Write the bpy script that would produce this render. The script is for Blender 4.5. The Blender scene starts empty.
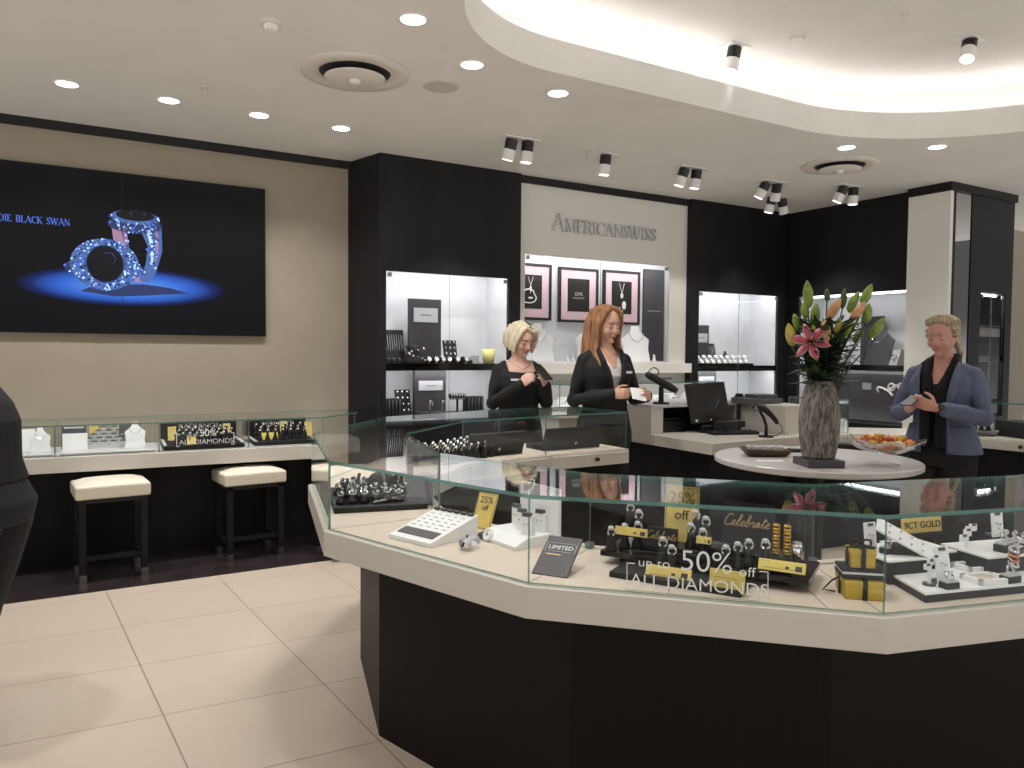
import bpy, bmesh, math, random
from mathutils import Vector, Matrix, Euler
random.seed(7)
PI = math.pi
scn = bpy.context.scene
COL = scn.collection
V = Vector

# ---------------------------------------------------------------- camera (also used to survey the photograph)
CAM_H = 1.5
YAW, PITCH, ROLL, FOC = math.radians(31), math.radians(-2.38), math.radians(0.46), 770.0
_fw = V((math.sin(YAW)*math.cos(PITCH), math.cos(YAW)*math.cos(PITCH), math.sin(PITCH)))
_rt = V((math.cos(YAW), -math.sin(YAW), 0))
_up = _rt.cross(_fw)
_r2 = _rt*math.cos(ROLL) + _up*math.sin(ROLL)
_u2 = -_rt*math.sin(ROLL) + _up*math.cos(ROLL)
EYE = V((0, 0, CAM_H))
def _ray(x, y): return (_fw*FOC + _r2*(x-512) - _u2*(y-384)).normalized()
def atz(x, y, z):
    d = _ray(x, y); return EYE + d*((z-CAM_H)/d.z)
def aty(x, y, Y):
    d = _ray(x, y); return EYE + d*(Y/d.y)
def atx(x, y, X):
    d = _ray(x, y); return EYE + d*(X/d.x)
def atd(x, y, dep):
    d = _ray(x, y); return EYE + d*(dep/d.dot(_fw))
cam = bpy.data.cameras.new('camera'); camo = bpy.data.objects.new('camera', cam); COL.objects.link(camo)
cam.sensor_width = 36; cam.lens = FOC*36/1024; cam.clip_start = .05
camo.matrix_world = Matrix((( _r2.x, _u2.x, -_fw.x, 0), (_r2.y, _u2.y, -_fw.y, 0), (_r2.z, _u2.z, -_fw.z, CAM_H), (0, 0, 0, 1)))
scn.camera = camo
scn.view_settings.view_transform = 'Standard'; scn.view_settings.look = 'None'
scn.view_settings.gamma = 1; scn.view_settings.use_curve_mapping = False
scn.view_settings.exposure = EXPOSURE = 0.0
scn.cycles.transparent_max_bounces = 40
scn.cycles.max_bounces = 10

# ---------------------------------------------------------------- materials
def lin(c):
    return tuple(((v/255)/12.92 if v <= 10.3 else (((v/255)+.055)/1.055)**2.4) for v in c) + (1,)
def mat(name, c, rough=.5, metal=0, emit=0, emc=None, noise=0, nscale=30, bump=0, bscale=200, spec=.5, trans=0, coat=0, stretch=None):
    m = bpy.data.materials.new(name); m.use_nodes = True
    nt = m.node_tree; b = nt.nodes['Principled BSDF']
    b.inputs['Base Color'].default_value = lin(c)
    b.inputs['Roughness'].default_value = rough
    b.inputs['Metallic'].default_value = metal
    b.inputs['Specular IOR Level'].default_value = spec
    if trans: b.inputs['Transmission Weight'].default_value = trans
    if coat: b.inputs['Coat Weight'].default_value = coat
    if emit:
        b.inputs['Emission Color'].default_value = lin(emc or c); b.inputs['Emission Strength'].default_value = emit
    if noise or bump:
        tc = nt.nodes.new('ShaderNodeTexCoord')
        mp = nt.nodes.new('ShaderNodeMapping'); nt.links.new(tc.outputs['Object'], mp.inputs[0])
        if stretch: mp.inputs['Scale'].default_value = stretch
    if noise:
        n = nt.nodes.new('ShaderNodeTexNoise'); n.inputs['Scale'].default_value = nscale; n.inputs['Detail'].default_value = 4
        nt.links.new(mp.outputs[0], n.inputs['Vector'])
        r = nt.nodes.new('ShaderNodeValToRGB')
        lo = [max(0, v*(1-noise)) for v in c]; hi = [min(255, v*(1+noise)) for v in c]
        r.color_ramp.elements[0].position = .3; r.color_ramp.elements[1].position = .7
        r.color_ramp.elements[0].color = lin(lo); r.color_ramp.elements[1].color = lin(hi)
        nt.links.new(n.outputs['Fac'], r.inputs[0]); nt.links.new(r.outputs[0], b.inputs['Base Color'])
    if bump:
        n2 = nt.nodes.new('ShaderNodeTexNoise'); n2.inputs['Scale'].default_value = bscale
        nt.links.new(mp.outputs[0], n2.inputs['Vector'])
        bp = nt.nodes.new('ShaderNodeBump'); bp.inputs['Strength'].default_value = bump; bp.inputs['Distance'].default_value = .002
        nt.links.new(n2.outputs['Fac'], bp.inputs['Height']); nt.links.new(bp.outputs[0], b.inputs['Normal'])
    return m
def mnode(nt, op, a, b=None):
    n = nt.nodes.new('ShaderNodeMath'); n.operation = op
    for i, v in enumerate((a, b)):
        if v is None: continue
        if isinstance(v, (int, float)): n.inputs[i].default_value = v
        else: nt.links.new(v, n.inputs[i])
    return n.outputs[0]
def glass_mat(name, tint=(254, 255, 254.6), r0=.008):
    m = bpy.data.materials.new(name); m.use_nodes = True; nt = m.node_tree
    nt.nodes.remove(nt.nodes['Principled BSDF']); out = nt.nodes['Material Output']
    g = nt.nodes.new('ShaderNodeNewGeometry')
    vd = nt.nodes.new('ShaderNodeVectorMath'); vd.operation = 'DOT_PRODUCT'
    nt.links.new(g.outputs['Incoming'], vd.inputs[0]); nt.links.new(g.outputs['Normal'], vd.inputs[1])
    c = mnode(nt, 'ABSOLUTE', vd.outputs['Value'])
    k = mnode(nt, 'POWER', mnode(nt, 'SUBTRACT', 1.0, c), 5.0)
    f = mnode(nt, 'ADD', mnode(nt, 'MULTIPLY', k, 1-r0), r0)
    t = nt.nodes.new('ShaderNodeBsdfTransparent'); t.inputs[0].default_value = lin(tint)
    gl = nt.nodes.new('ShaderNodeBsdfGlossy'); gl.inputs['Roughness'].default_value = 0.0; gl.inputs[0].default_value = (1, 1, 1, 1)
    mx = nt.nodes.new('ShaderNodeMixShader')
    nt.links.new(f, mx.inputs[0]); nt.links.new(t.outputs[0], mx.inputs[1]); nt.links.new(gl.outputs[0], mx.inputs[2])
    nt.links.new(mx.outputs[0], out.inputs[0])
    return m
def edge_mat(name, c, mixv=.45):
    m = bpy.data.materials.new(name); m.use_nodes = True; nt = m.node_tree
    b = nt.nodes['Principled BSDF']; out = nt.nodes['Material Output']
    b.inputs['Base Color'].default_value = lin(c); b.inputs['Roughness'].default_value = .12
    t = nt.nodes.new('ShaderNodeBsdfTransparent'); t.inputs[0].default_value = lin((190, 228, 218))
    mx = nt.nodes.new('ShaderNodeMixShader'); mx.inputs[0].default_value = mixv
    nt.links.new(b.outputs[0], mx.inputs[1]); nt.links.new(t.outputs[0], mx.inputs[2]); nt.links.new(mx.outputs[0], out.inputs[0])
    return m
M = {}
def defm(k, *a, **kw): M[k] = mat(k, *a, **kw)
defm('ceiling_paint', (229, 226, 220), .85, noise=.012, nscale=3)
defm('wall_cream', (160, 150, 132), .7, noise=.015, nscale=4)
defm('wall_white', (232, 230, 222), .5)
defm('black_laminate', (27, 26, 29), .5, spec=.25, noise=.15, nscale=6, stretch=(1, 1, .15))
defm('black_matte', (16, 15, 16), .6)
defm('dark_wood', (17, 14, 14), .5, spec=.2, noise=.2, nscale=8, stretch=(12, 12, .6))
defm('dark_floor', (48, 41, 42), .22, noise=.2, nscale=5)
defm('white_laminate', (206, 201, 191), .35)
defm('deck_cream', (214, 199, 183), .45, noise=.02, nscale=20)
defm('pure_white', (240, 240, 240), .4)
defm('niche_white', (228, 230, 234), .5, noise=.02, nscale=5)
defm('chrome', (215, 215, 218), .12, 1)
defm('lens_on', (255, 250, 240), .5, emit=3, emc=(255, 248, 238))
defm('sign_silver', (214, 214, 216), .4, 1)
defm('silver', (222, 222, 226), .14, 1)
defm('brushed_steel', (160, 160, 160), .32, 1)
defm('gold_metal', (212, 170, 60), .25, 1)
defm('gold_foil', (192, 164, 62), .42, .25, noise=.06, nscale=25)
defm('gold_card', (228, 202, 116), .5, .1, noise=.06, nscale=18)
defm('yellow_card', (226, 206, 110), .5)
defm('pale_yellow', (232, 222, 150), .4)
defm('black_ink', (20, 18, 16), .6)
defm('dark_grey', (58, 56, 60), .5)
defm('mid_grey', (120, 118, 118), .5)
defm('cool_grey', (178, 180, 186), .5)  # plain pale grey, slightly blue
defm('light_grey', (196, 195, 194), .5)
defm('slate', (76, 73, 78), .45)
defm('black_gloss', (14, 13, 15), .12)
defm('black_plastic', (24, 23, 25), .4)
defm('rubber', (12, 12, 12), .7)
defm('pink', (226, 196, 204), .5)
defm('seat_leather', (222, 214, 196), .5, bump=.15, bscale=60)
defm('grey_table', (206, 202, 198), .25)
defm('brown_wood', (74, 60, 42), .5, noise=.2, nscale=10)
defm('cream_label', (236, 226, 190), .5)
defm('rose_gold', (206, 150, 120), .25, 1)
defm('bronze_text', (205, 178, 132), .35, .6)
defm('white_vinyl', (238, 238, 238), .5)
defm('mirror', (200, 200, 200), .03, 1)
defm('lamp_on', (255, 250, 240), .5, emit=14, emc=(255, 247, 235))
defm('led_strip', (255, 252, 248), .5, emit=13, emc=(255, 251, 253))
defm('tube_on', (255, 255, 255), .5, emit=7, emc=(250, 252, 255))
defm('spot_white', (236, 234, 230), .4)
defm('diffuser_white', (218, 211, 202), .6)
defm('duct_dark', (52, 50, 50), .7)
defm('speaker_grey', (196, 191, 184), .8)
defm('mall_wall', (150, 137, 120), .6)
M['glass'] = glass_mat('clear_glass')
M['case_glass'] = glass_mat('case_door_glass', (255, 255, 255), .01)
M['edge'] = edge_mat('glass_edge', (84, 132, 122), .3)
M['edge_soft'] = edge_mat('glass_edge_soft', (138, 158, 152), .55)
M['acrylic'] = glass_mat('clear_acrylic', (254, 254, 255), .015)

# polished floor tiles laid on a slightly skewed grid
def floor_material():
    m = mat('floor_tile', (206, 190, 172), .2); nt = m.node_tree; b = nt.nodes['Principled BSDF']
    tc = nt.nodes.new('ShaderNodeTexCoord'); sp = nt.nodes.new('ShaderNodeSeparateXYZ'); nt.links.new(tc.outputs['Object'], sp.inputs[0])
    u = mnode(nt, 'ADD', sp.outputs[0], mnode(nt, 'MULTIPLY', sp.outputs[1], .052))
    v = mnode(nt, 'ADD', sp.outputs[1], mnode(nt, 'MULTIPLY', sp.outputs[0], .06))
    def cell(w, size, off):
        q = mnode(nt, 'DIVIDE', mnode(nt, 'ADD', w, 50*size - off), size)
        fr = mnode(nt, 'FRACT', q); d = mnode(nt, 'MINIMUM', fr, mnode(nt, 'SUBTRACT', 1.0, fr))
        return mnode(nt, 'LESS_THAN', d, .0034/size), mnode(nt, 'FLOOR', q)
    gu, iu = cell(u, .655, .556); gv, iv = cell(v, .6, 4.012)
    g = mnode(nt, 'MAXIMUM', gu, gv)
    cb = nt.nodes.new('ShaderNodeCombineXYZ'); nt.links.new(iu, cb.inputs[0]); nt.links.new(iv, cb.inputs[1])
    wn = nt.nodes.new('ShaderNodeTexWhiteNoise'); nt.links.new(cb.outputs[0], wn.inputs['Vector'])
    no = nt.nodes.new('ShaderNodeTexNoise'); no.inputs['Scale'].default_value = 6; nt.links.new(tc.outputs['Object'], no.inputs['Vector'])
    mx0 = nt.nodes.new('ShaderNodeMixRGB'); mx0.inputs[1].default_value = lin((203, 187, 170)); mx0.inputs[2].default_value = lin((212, 197, 180))
    nt.links.new(mnode(nt, 'ADD', mnode(nt, 'MULTIPLY', wn.outputs['Value'], .5), mnode(nt, 'MULTIPLY', no.outputs['Fac'], .5)), mx0.inputs[0])
    mx = nt.nodes.new('ShaderNodeMixRGB'); mx.inputs[2].default_value = lin((150, 132, 116))
    nt.links.new(g, mx.inputs[0]); nt.links.new(mx0.outputs[0], mx.inputs[1]); nt.links.new(mx.outputs[0], b.inputs['Base Color'])
    nt.links.new(mnode(nt, 'ADD', mnode(nt, 'MULTIPLY', g, .4), .14), b.inputs['Roughness'])
    return m
M['floor'] = floor_material()

# ---------------------------------------------------------------- mesh helpers
def B(): return bmesh.new()
def I4(): return Matrix.Identity(4)
def TR(loc=(0, 0, 0), rz=0, rx=0, ry=0):
    return Matrix.Translation(V(loc)) @ Euler((rx, ry, rz), 'XYZ').to_matrix().to_4x4()
def _mi(fs, mi):
    if mi:
        for f in fs: f.material_index = mi
def box(bm, c, s, rz=0, Mx=None, mi=0):
    r = bmesh.ops.create_cube(bm, size=1)
    T = Matrix.Translation(V(c)) @ Matrix.Rotation(rz, 4, 'Z') @ Matrix.Diagonal((s[0], s[1], s[2], 1))
    if Mx is not None: T = Mx @ T
    bmesh.ops.transform(bm, matrix=T, verts=r['verts'])
    if mi: _mi({f for v in r['verts'] for f in v.link_faces}, mi)
    return r['verts']
def bx(bm, a, b, mi=0):
    return box(bm, [(a[i]+b[i])/2 for i in range(3)], [abs(b[i]-a[i]) for i in range(3)], mi=mi)
def sph(bm, c, r, seg=16, Mx=None, mi=0):
    if isinstance(r, (int, float)): r = (r, r, r)
    q = bmesh.ops.create_uvsphere(bm, u_segments=seg, v_segments=max(6, seg*2//3), radius=1)
    T = Matrix.Translation(V(c)) @ Matrix.Diagonal((r[0], r[1], r[2], 1))
    if Mx is not None: T = Mx @ T
    bmesh.ops.transform(bm, matrix=T, verts=q['verts'])
    if mi: _mi({f for v in q['verts'] for f in v.link_faces}, mi)
    return q['verts']
def loft(bm, rings, cap=True, closed=True, mi=0):
    rv = [[bm.verts.new(p) for p in r] for r in rings]; n = len(rv[0]); fs = []
    for a, b in zip(rv, rv[1:]):
        for i in range(n if closed else n-1):
            j = (i+1) % n
            fs.append(bm.faces.new((a[i], a[j], b[j], b[i])))
    if cap:
        fs.append(bm.faces.new(rv[0][::-1])); fs.append(bm.faces.new(rv[-1]))
    _mi(fs, mi); return rv
def frame(d):
    d = V(d).normalized(); a = V((0, 0, 1)) if abs(d.z) < .9 else V((1, 0, 0))
    s = d.cross(a).normalized(); return d, s, s.cross(d).normalized()
def circ(c, d, r, n, r2=None):
    _, s, u = frame(d); r2 = r if r2 is None else r2
    return [V(c) + s*r*math.cos(2*PI*i/n) + u*r2*math.sin(2*PI*i/n) for i in range(n)]
def cyl(bm, p0, p1, r0, r1=None, n=16, mi=0):
    d = V(p1)-V(p0); r1 = r0 if r1 is None else r1
    return loft(bm, [circ(p0, d, max(r0, 1e-5), n), circ(p1, d, max(r1, 1e-5), n)], mi=mi)
def tube(bm, pts, r, n=8, mi=0):
    pts = [V(p) for p in pts]; rs = r if isinstance(r, (list, tuple)) else [r]*len(pts)
    rings = []; s = None
    for i, p in enumerate(pts):
        d = (pts[min(i+1, len(pts)-1)]-pts[max(i-1, 0)]).normalized()
        if s is None: _, s, u = frame(d)
        else:
            s = (s - d*s.dot(d)).normalized(); u = s.cross(d).normalized()
        rings.append([p + s*rs[i]*math.cos(2*PI*k/n) + u*rs[i]*math.sin(2*PI*k/n) for k in range(n)])
    return loft(bm, rings, mi=mi)
def limb(bm, pts, rs, n=14):
    tube(bm, pts, rs, n)
    for p, r in zip(pts, rs): sph(bm, p, r*.995, 14)
def prism(bm, poly, z0, z1, mi=0, smi=None):
    lo = [bm.verts.new((p[0], p[1], z0)) for p in poly]; hi = [bm.verts.new((p[0], p[1], z1)) for p in poly]
    n = len(poly); a = bm.faces.new(lo[::-1]); b = bm.faces.new(hi); a.material_index = b.material_index = mi
    for i in range(n):
        f = bm.faces.new((lo[i], lo[(i+1) % n], hi[(i+1) % n], hi[i])); f.material_index = mi if smi is None else smi
def lathe(bm, prof, seg=32, c=(0, 0, 0), mi=0, cap=True):
    rings = [[V((c[0]+max(r, 1e-5)*math.cos(2*PI*i/seg), c[1]+max(r, 1e-5)*math.sin(2*PI*i/seg), c[2]+z)) for i in range(seg)] for r, z in prof]
    return loft(bm, rings, cap=cap, mi=mi)
def torus(bm, c, R, r, axis=(0, 0, 1), n=20, k=8, mi=0):
    d, s, u = frame(axis); rings = []
    for i in range(n):
        a = 2*PI*i/n; e = s*math.cos(a)+u*math.sin(a)
        rings.append([V(c)+e*(R+r*math.cos(2*PI*j/k))+d*r*math.sin(2*PI*j/k) for j in range(k)])
    rv = [[bm.verts.new(p) for p in q] for q in rings]
    for i in range(n):
        a, b = rv[i], rv[(i+1) % n]
        for j in range(k):
            f = bm.faces.new((a[j], b[j], b[(j+1) % k], a[(j+1) % k])); f.material_index = mi
def pane(bm, a, b, z0, z1, t=.008):
    """vertical glass sheet from a to b: clear faces 0, polished edges 1"""
    a = V((a[0], a[1], 0)); b = V((b[0], b[1], 0)); d = (b-a).normalized(); n = V((-d.y, d.x, 0))*t/2
    P = [a-n, b-n, b+n, a+n]
    lo = [bm.verts.new((p.x, p.y, z0)) for p in P]; hi = [bm.verts.new((p.x, p.y, z1)) for p in P]
    bm.faces.new(lo[::-1]).material_index = 1; bm.faces.new(hi).material_index = 1
    for i in range(4): bm.faces.new((lo[i], lo[(i+1) % 4], hi[(i+1) % 4], hi[i])).material_index = i % 2
def glass_lid(bm, o0, o1, i1, i0, z0, z1, ends=(0, 0)):
    """glass top sheet: outer edge o0-o1, inner edge i1-i0; clear faces 0, polished edges 1, joints clear"""
    P = [o0, o1, i1, i0]; lo = [bm.verts.new((p[0], p[1], z0)) for p in P]; hi = [bm.verts.new((p[0], p[1], z1)) for p in P]
    bm.faces.new(lo[::-1]); bm.faces.new(hi)
    for k, m in enumerate((1, ends[1], 1, ends[0])): bm.faces.new((lo[k], lo[(k+1) % 4], hi[(k+1) % 4], hi[k])).material_index = m
def meshof(name, bm, mats, smooth=False):
    bmesh.ops.recalc_face_normals(bm, faces=bm.faces)
    me = bpy.data.meshes.new(name); bm.to_mesh(me); bm.free()
    for m in (mats if isinstance(mats, (list, tuple)) else [mats]): me.materials.append(M[m] if isinstance(m, str) else m)
    if smooth:
        for p in me.polygons: p.use_smooth = True
    return me
def obj(name, bm, mats, parent=None, smooth=False, bevel=0, Mx=None, label=None):
    o = bpy.data.objects.new(name, meshof(name, bm, mats, smooth)); COL.objects.link(o)
    if parent is not None: o.parent = parent
    if Mx is not None: o.matrix_local = Mx
    if bevel:
        b = o.modifiers.new('bevel', 'BEVEL'); b.width = bevel; b.segments = 2; b.limit_method = 'ANGLE'
    if label: o['label'] = label
    return o
def tag(o, label, cat, group=None):
    o['label'] = label; o['category'] = cat
    if group: o['group'] = group
    return o
def thing(name, label, cat, loc=(0, 0, 0), rz=0, group=None):
    o = bpy.data.objects.new(name, None); COL.objects.link(o); o.empty_display_size = .1
    o.location = V(loc) if len(loc) == 3 else V((loc[0], loc[1], 0)); o.rotation_euler = (0, 0, rz)
    return tag(o, label, cat, group)
def struct(name, bm, mats, parent=None, **k):
    o = obj(name, bm, mats, parent, **k)
    if parent is None: o['kind'] = 'structure'
    return o
def dup(root, loc, rz=0, label=None, group=None, scale=None):
    r = root.copy(); COL.objects.link(r); r.location = V(loc); r.rotation_euler = (0, 0, rz)
    if label: r['label'] = label
    if group: r['group'] = group
    if scale: r.scale = (scale,)*3
    for ch in list(root.children):
        c = ch.copy(); COL.objects.link(c); c.parent = r
        for g in ch.children:
            d = g.copy(); COL.objects.link(d); d.parent = c
    return r
def ev_mesh(o):
    dg = bpy.context.evaluated_depsgraph_get(); return bpy.data.meshes.new_from_object(o.evaluated_get(dg))
def text(name, s, size, m, Mx, parent=None, extrude=.0008, align='CENTER', shear=0, bold=0, sx=1):
    cu = bpy.data.curves.new(name, 'FONT'); cu.body = s; cu.size = size; cu.extrude = extrude
    cu.align_x = align; cu.align_y = 'CENTER'; cu.shear = shear; cu.offset = bold
    o = bpy.data.objects.new(name, cu); COL.objects.link(o)
    bpy.context.view_layer.update()
    me = ev_mesh(o); me.name = name; bpy.data.objects.remove(o); bpy.data.curves.remove(cu)
    me.materials.clear(); me.materials.append(M[m])
    me.transform(Mx @ Matrix.Diagonal((sx, 1, 1, 1)))
    o = bpy.data.objects.new(name, me); COL.objects.link(o)
    if parent is not None: o.parent = parent
    return o
CUR = {'C': (.62, [(.58, .8), (.42, 1.0), (.2, .9), (.08, .5), (.14, .12), (.36, 0), (.62, .16)]), 'e': (.42, [(0, .12), (.28, .28), (.26, .44), (.12, .42), (.07, .14), (.22, 0), (.42, .12)]),
 'l': (.34, [(0, .12), (.22, .55), (.26, .92), (.16, .98), (.1, .6), (.1, .12), (.2, 0), (.34, .12)]), 'b': (.42, [(0, .12), (.22, .6), (.22, .94), (.12, .96), (.08, .5), (.07, .06), (.2, 0), (.32, .16), (.26, .38), (.42, .3)]),
 'r': (.42, [(0, .25), (.1, .46), (.14, .38), (.27, .42), (.24, .1), (.32, 0), (.42, .12)]), 'a': (.44, [(.0, .12), (.3, .42), (.12, .42), (.04, .14), (.16, 0), (.3, .3), (.31, .06), (.44, .12)]),
 't': (.36, [(0, .12), (.18, .5), (.2, .82), (.15, .12), (.24, 0), (.36, .12)])}
def cursive(bm, word, h, T, r):
    """joined slanted handwriting as fine tubes, centred on T"""
    W = sum(CUR[c][0] for c in word)*h; x = -W/2
    for c in word:
        w, pts = CUR[c]; q = [V(p) for p in pts]; fine = []
        for i in range(len(q)-1):
            p0, p1, p2, p3 = q[max(i-1, 0)], q[i], q[i+1], q[min(i+2, len(q)-1)]
            for k in range(4):
                t = k/4; fine.append(.5*((2*p1)+(p2-p0)*t+(2*p0-5*p1+4*p2-p3)*t*t+(3*p1-p0-3*p2+p3)*t**3))
        fine.append(q[-1])
        tube(bm, [T @ V((x+(p.x+.35*p.y)*h, (p.y-.4)*h, 0)) for p in fine], r, 5)
        if c == 't': tube(bm, [T @ V((x+(.08+.2)*h, .22*h, 0)), T @ V((x+.62*h, .26*h, 0))], r, 5)
        x += w*h
def upright(loc, rz=0, tilt=0):
    """matrix for text/cards standing up: local X right, local Y up, local Z toward -Y(world) for rz=0; tilt leans back"""
    return Matrix.Translation(V(loc)) @ Matrix.Rotation(rz, 4, 'Z') @ Matrix.Rotation(PI/2 - tilt, 4, 'X')
def remeshed(name, bm, mats, voxel, smooth=1, parent=None, cut=None, paint=None):
    me = meshof(name, bm, mats); o = bpy.data.objects.new(name, me); COL.objects.link(o)
    r = o.modifiers.new('r', 'REMESH'); r.mode = 'VOXEL'; r.voxel_size = voxel; r.use_smooth_shade = True
    if smooth:
        s = o.modifiers.new('s', 'SMOOTH'); s.factor = .5; s.iterations = smooth
    bpy.context.view_layer.update()
    m2 = ev_mesh(o); o.modifiers.clear(); o.data = m2; m2.name = name; bpy.data.meshes.remove(me)
    m2.materials.clear()
    for m in (mats if isinstance(mats, (list, tuple)) else [mats]): m2.materials.append(M[m])
    if cut:
        b = bmesh.new(); b.from_mesh(m2)
        bmesh.ops.delete(b, geom=[f for f in b.faces if cut(f.calc_center_median())], context='FACES'); b.to_mesh(m2); b.free()
    for p in m2.polygons:
        p.use_smooth = True; p.material_index = paint(p.center) if paint else 0
    if parent is not None: o.parent = parent
    return o
def inset_pts(pts, d):
    """offset an open polyline to its left by d"""
    out = []; n = len(pts); P = [V((p[0], p[1])) for p in pts]
    for i in range(n):
        ns = []
        if i > 0: e = (P[i]-P[i-1]).normalized(); ns.append(V((-e.y, e.x)))
        if i < n-1: e = (P[i+1]-P[i]).normalized(); ns.append(V((-e.y, e.x)))
        if len(ns) == 1: out.append(P[i]+ns[0]*d)
        else:
            b = (ns[0]+ns[1]).normalized(); out.append(P[i]+b*(d/max(.3, b.dot(ns[0]))))
    return out

# serif capitals drawn as thick and thin strokes (unit height), used for the wall sign and the screen title
SER = {
 'A': (.74, [((.06, 0), (.36, 1), .05), ((.36, 1), (.68, 0), .12), ((.2, .36), (.52, .36), .05)], [.06, .68], []),
 'B': (.62, [((.14, 0), (.14, 1), .12), ((.14, .97), (.38, .97), .05), ((.38, .97), (.52, .76), .1), ((.52, .76), (.38, .53), .1), ((.14, .53), (.38, .53), .05), ((.38, .53), (.57, .28), .11), ((.57, .28), (.38, .03), .11), ((.14, .03), (.38, .03), .05)], [.14], [.14]),
 'C': (.68, [((.62, .78), (.5, .94), .05), ((.5, .95), (.32, .97), .05), ((.32, .97), (.12, .75), .09), ((.12, .75), (.08, .5), .12), ((.08, .5), (.12, .25), .12), ((.12, .25), (.32, .03), .09), ((.32, .03), (.5, .05), .05), ((.5, .06), (.63, .22), .05), ((.62, .72), (.62, .98), .05)], [], []),
 'D': (.72, [((.14, 0), (.14, 1), .12), ((.14, .97), (.4, .97), .05), ((.4, .97), (.6, .76), .1), ((.6, .76), (.62, .5), .12), ((.62, .5), (.6, .24), .12), ((.6, .24), (.4, .03), .1), ((.14, .03), (.4, .03), .05)], [.14], [.14]),
 'E': (.6, [((.14, 0), (.14, 1), .12), ((.14, .97), (.52, .97), .05), ((.14, .52), (.44, .52), .05), ((.14, .03), (.54, .03), .05), ((.52, .8), (.52, .99), .04), ((.54, .01), (.54, .22), .04)], [.14], [.14]),
 'I': (.32, [((.16, 0), (.16, 1), .12)], [.16], [.16]),
 'K': (.72, [((.14, 0), (.14, 1), .12), ((.58, 1), (.16, .45), .05), ((.28, .58), (.62, 0), .12)], [.14, .62], [.14, .58]),
 'L': (.58, [((.14, 0), (.14, 1), .12), ((.14, .03), (.52, .03), .05), ((.52, .01), (.52, .24), .04)], [.14], [.14]),
 'M': (.9, [((.12, 0), (.12, 1), .05), ((.12, 1), (.45, .06), .11), ((.45, .06), (.76, 1), .05), ((.76, 0), (.76, 1), .12)], [.12, .76], [.12, .76]),
 'N': (.76, [((.12, 0), (.12, 1), .05), ((.12, 1), (.64, 0), .11), ((.64, 0), (.64, 1), .05)], [.12], [.12, .64]),
 'R': (.68, [((.14, 0), (.14, 1), .12), ((.14, .97), (.38, .97), .05), ((.38, .97), (.54, .75), .11), ((.54, .75), (.38, .5), .11), ((.14, .5), (.38, .5), .05), ((.32, .5), (.62, 0), .11)], [.14, .62], [.14]),
 'S': (.54, [((.44, .76), (.36, .95), .05), ((.36, .96), (.2, .96), .06), ((.2, .96), (.1, .76), .1), ((.1, .76), (.18, .6), .11), ((.18, .6), (.38, .42), .12), ((.38, .42), (.45, .24), .11), ((.45, .24), (.34, .04), .1), ((.34, .04), (.16, .04), .06), ((.16, .04), (.07, .25), .05), ((.44, .72), (.44, .98), .04), ((.07, .02), (.07, .28), .04)], [], []),
 'W': (1.0, [((.06, 1), (.28, 0), .12), ((.28, 0), (.5, .98), .05), ((.46, 1), (.68, 0), .12), ((.68, 0), (.92, 1), .05)], [], [.06, .48, .92]),
 'Y': (.7, [((.06, 1), (.35, .45), .11), ((.35, .45), (.64, 1), .05), ((.35, 0), (.35, .47), .12)], [.35], [.06, .64]),
}
def serif_glyph(bm, ch, x0, y0, h, th, Mx, zoff=0):
    w, st, sb, stp = SER[ch]
    def bar(p, q, wd):
        p = V((x0+p[0]*h, y0+p[1]*h, 0)); q = V((x0+q[0]*h, y0+q[1]*h, 0)); e = (q-p).normalized(); n = V((-e.y, e.x, 0))*wd*h/2
        lo = [bm.verts.new(Mx @ (v+V((0, 0, zoff)))) for v in (p-n, q-n, q+n, p+n)]; hi = [bm.verts.new(Mx @ (v+V((0, 0, zoff+th)))) for v in (p-n, q-n, q+n, p+n)]
        bm.faces.new(lo[::-1]); bm.faces.new(hi)
        for i in range(4): bm.faces.new((lo[i], lo[(i+1) % 4], hi[(i+1) % 4], hi[i]))
    for p, q, wd in st: bar(p, q, wd)
    for x in sb: bar((x-.13, .02), (x+.13, .02), .04)
    for x in stp: bar((x-.13, .98), (x+.13, .98), .04)
    return w*h

DLW, SPW, CABW, WORLD, WUP = 9.3, 40.0, 4.3, 1.6, .1
scn.view_settings.exposure = -0.24
# ================================================================ THE ROOM
CZ, UZ, LIPZ = 3.11, 3.56, 3.30
bm = B(); bx(bm, (-3.6, -1.6, -.1), (11, 7, 0)); struct('floor', bm, 'floor')
bm = B(); prism(bm, [(-3.6, 5.34), (1.72, 5.34), (1.86, 5.46), (2.4, 6.44), (-3.6, 6.44)], 0, .004); struct('trim_1', bm, 'dark_floor')

# ceiling with a rounded cove cut into it
def cove_outline(g=0):
    pts = []
    x0, x1, y0, y1, r = 1.56-g, 6.35+g, .5-g, 3.74+g, .95+g
    q = 1.6+g; x1 = 6.2+g
    for cx, cy, a0, r in ((x1-q, y1-q, 0, q), (x0+r, y1-r, 90, r), (x0+r, y0+r, 180, r), (x1-q, y0+q, 270, q)):
        for k in range(25):
            a = math.radians(a0 + 90*k/24); pts.append((cx+r*math.cos(a), cy+r*math.sin(a)))
    return pts
bm = B()
hole = cove_outline(); far = cove_outline(.42)
outer = [(-3.6, -2.5), (11, -2.5), (11, 7), (-3.6, 7)]
def loop(pts, z):
    vs = [bm.verts.new((p[0], p[1], z)) for p in pts]
    return vs, [bm.edges.new((vs[i], vs[(i+1) % len(vs)])) for i in range(len(vs))]
ov, oe = loop(outer, CZ); hv, he = loop(hole, CZ)
bmesh.ops.triangle_fill(bm, use_beauty=True, use_dissolve=False, edges=oe+he)
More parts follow.
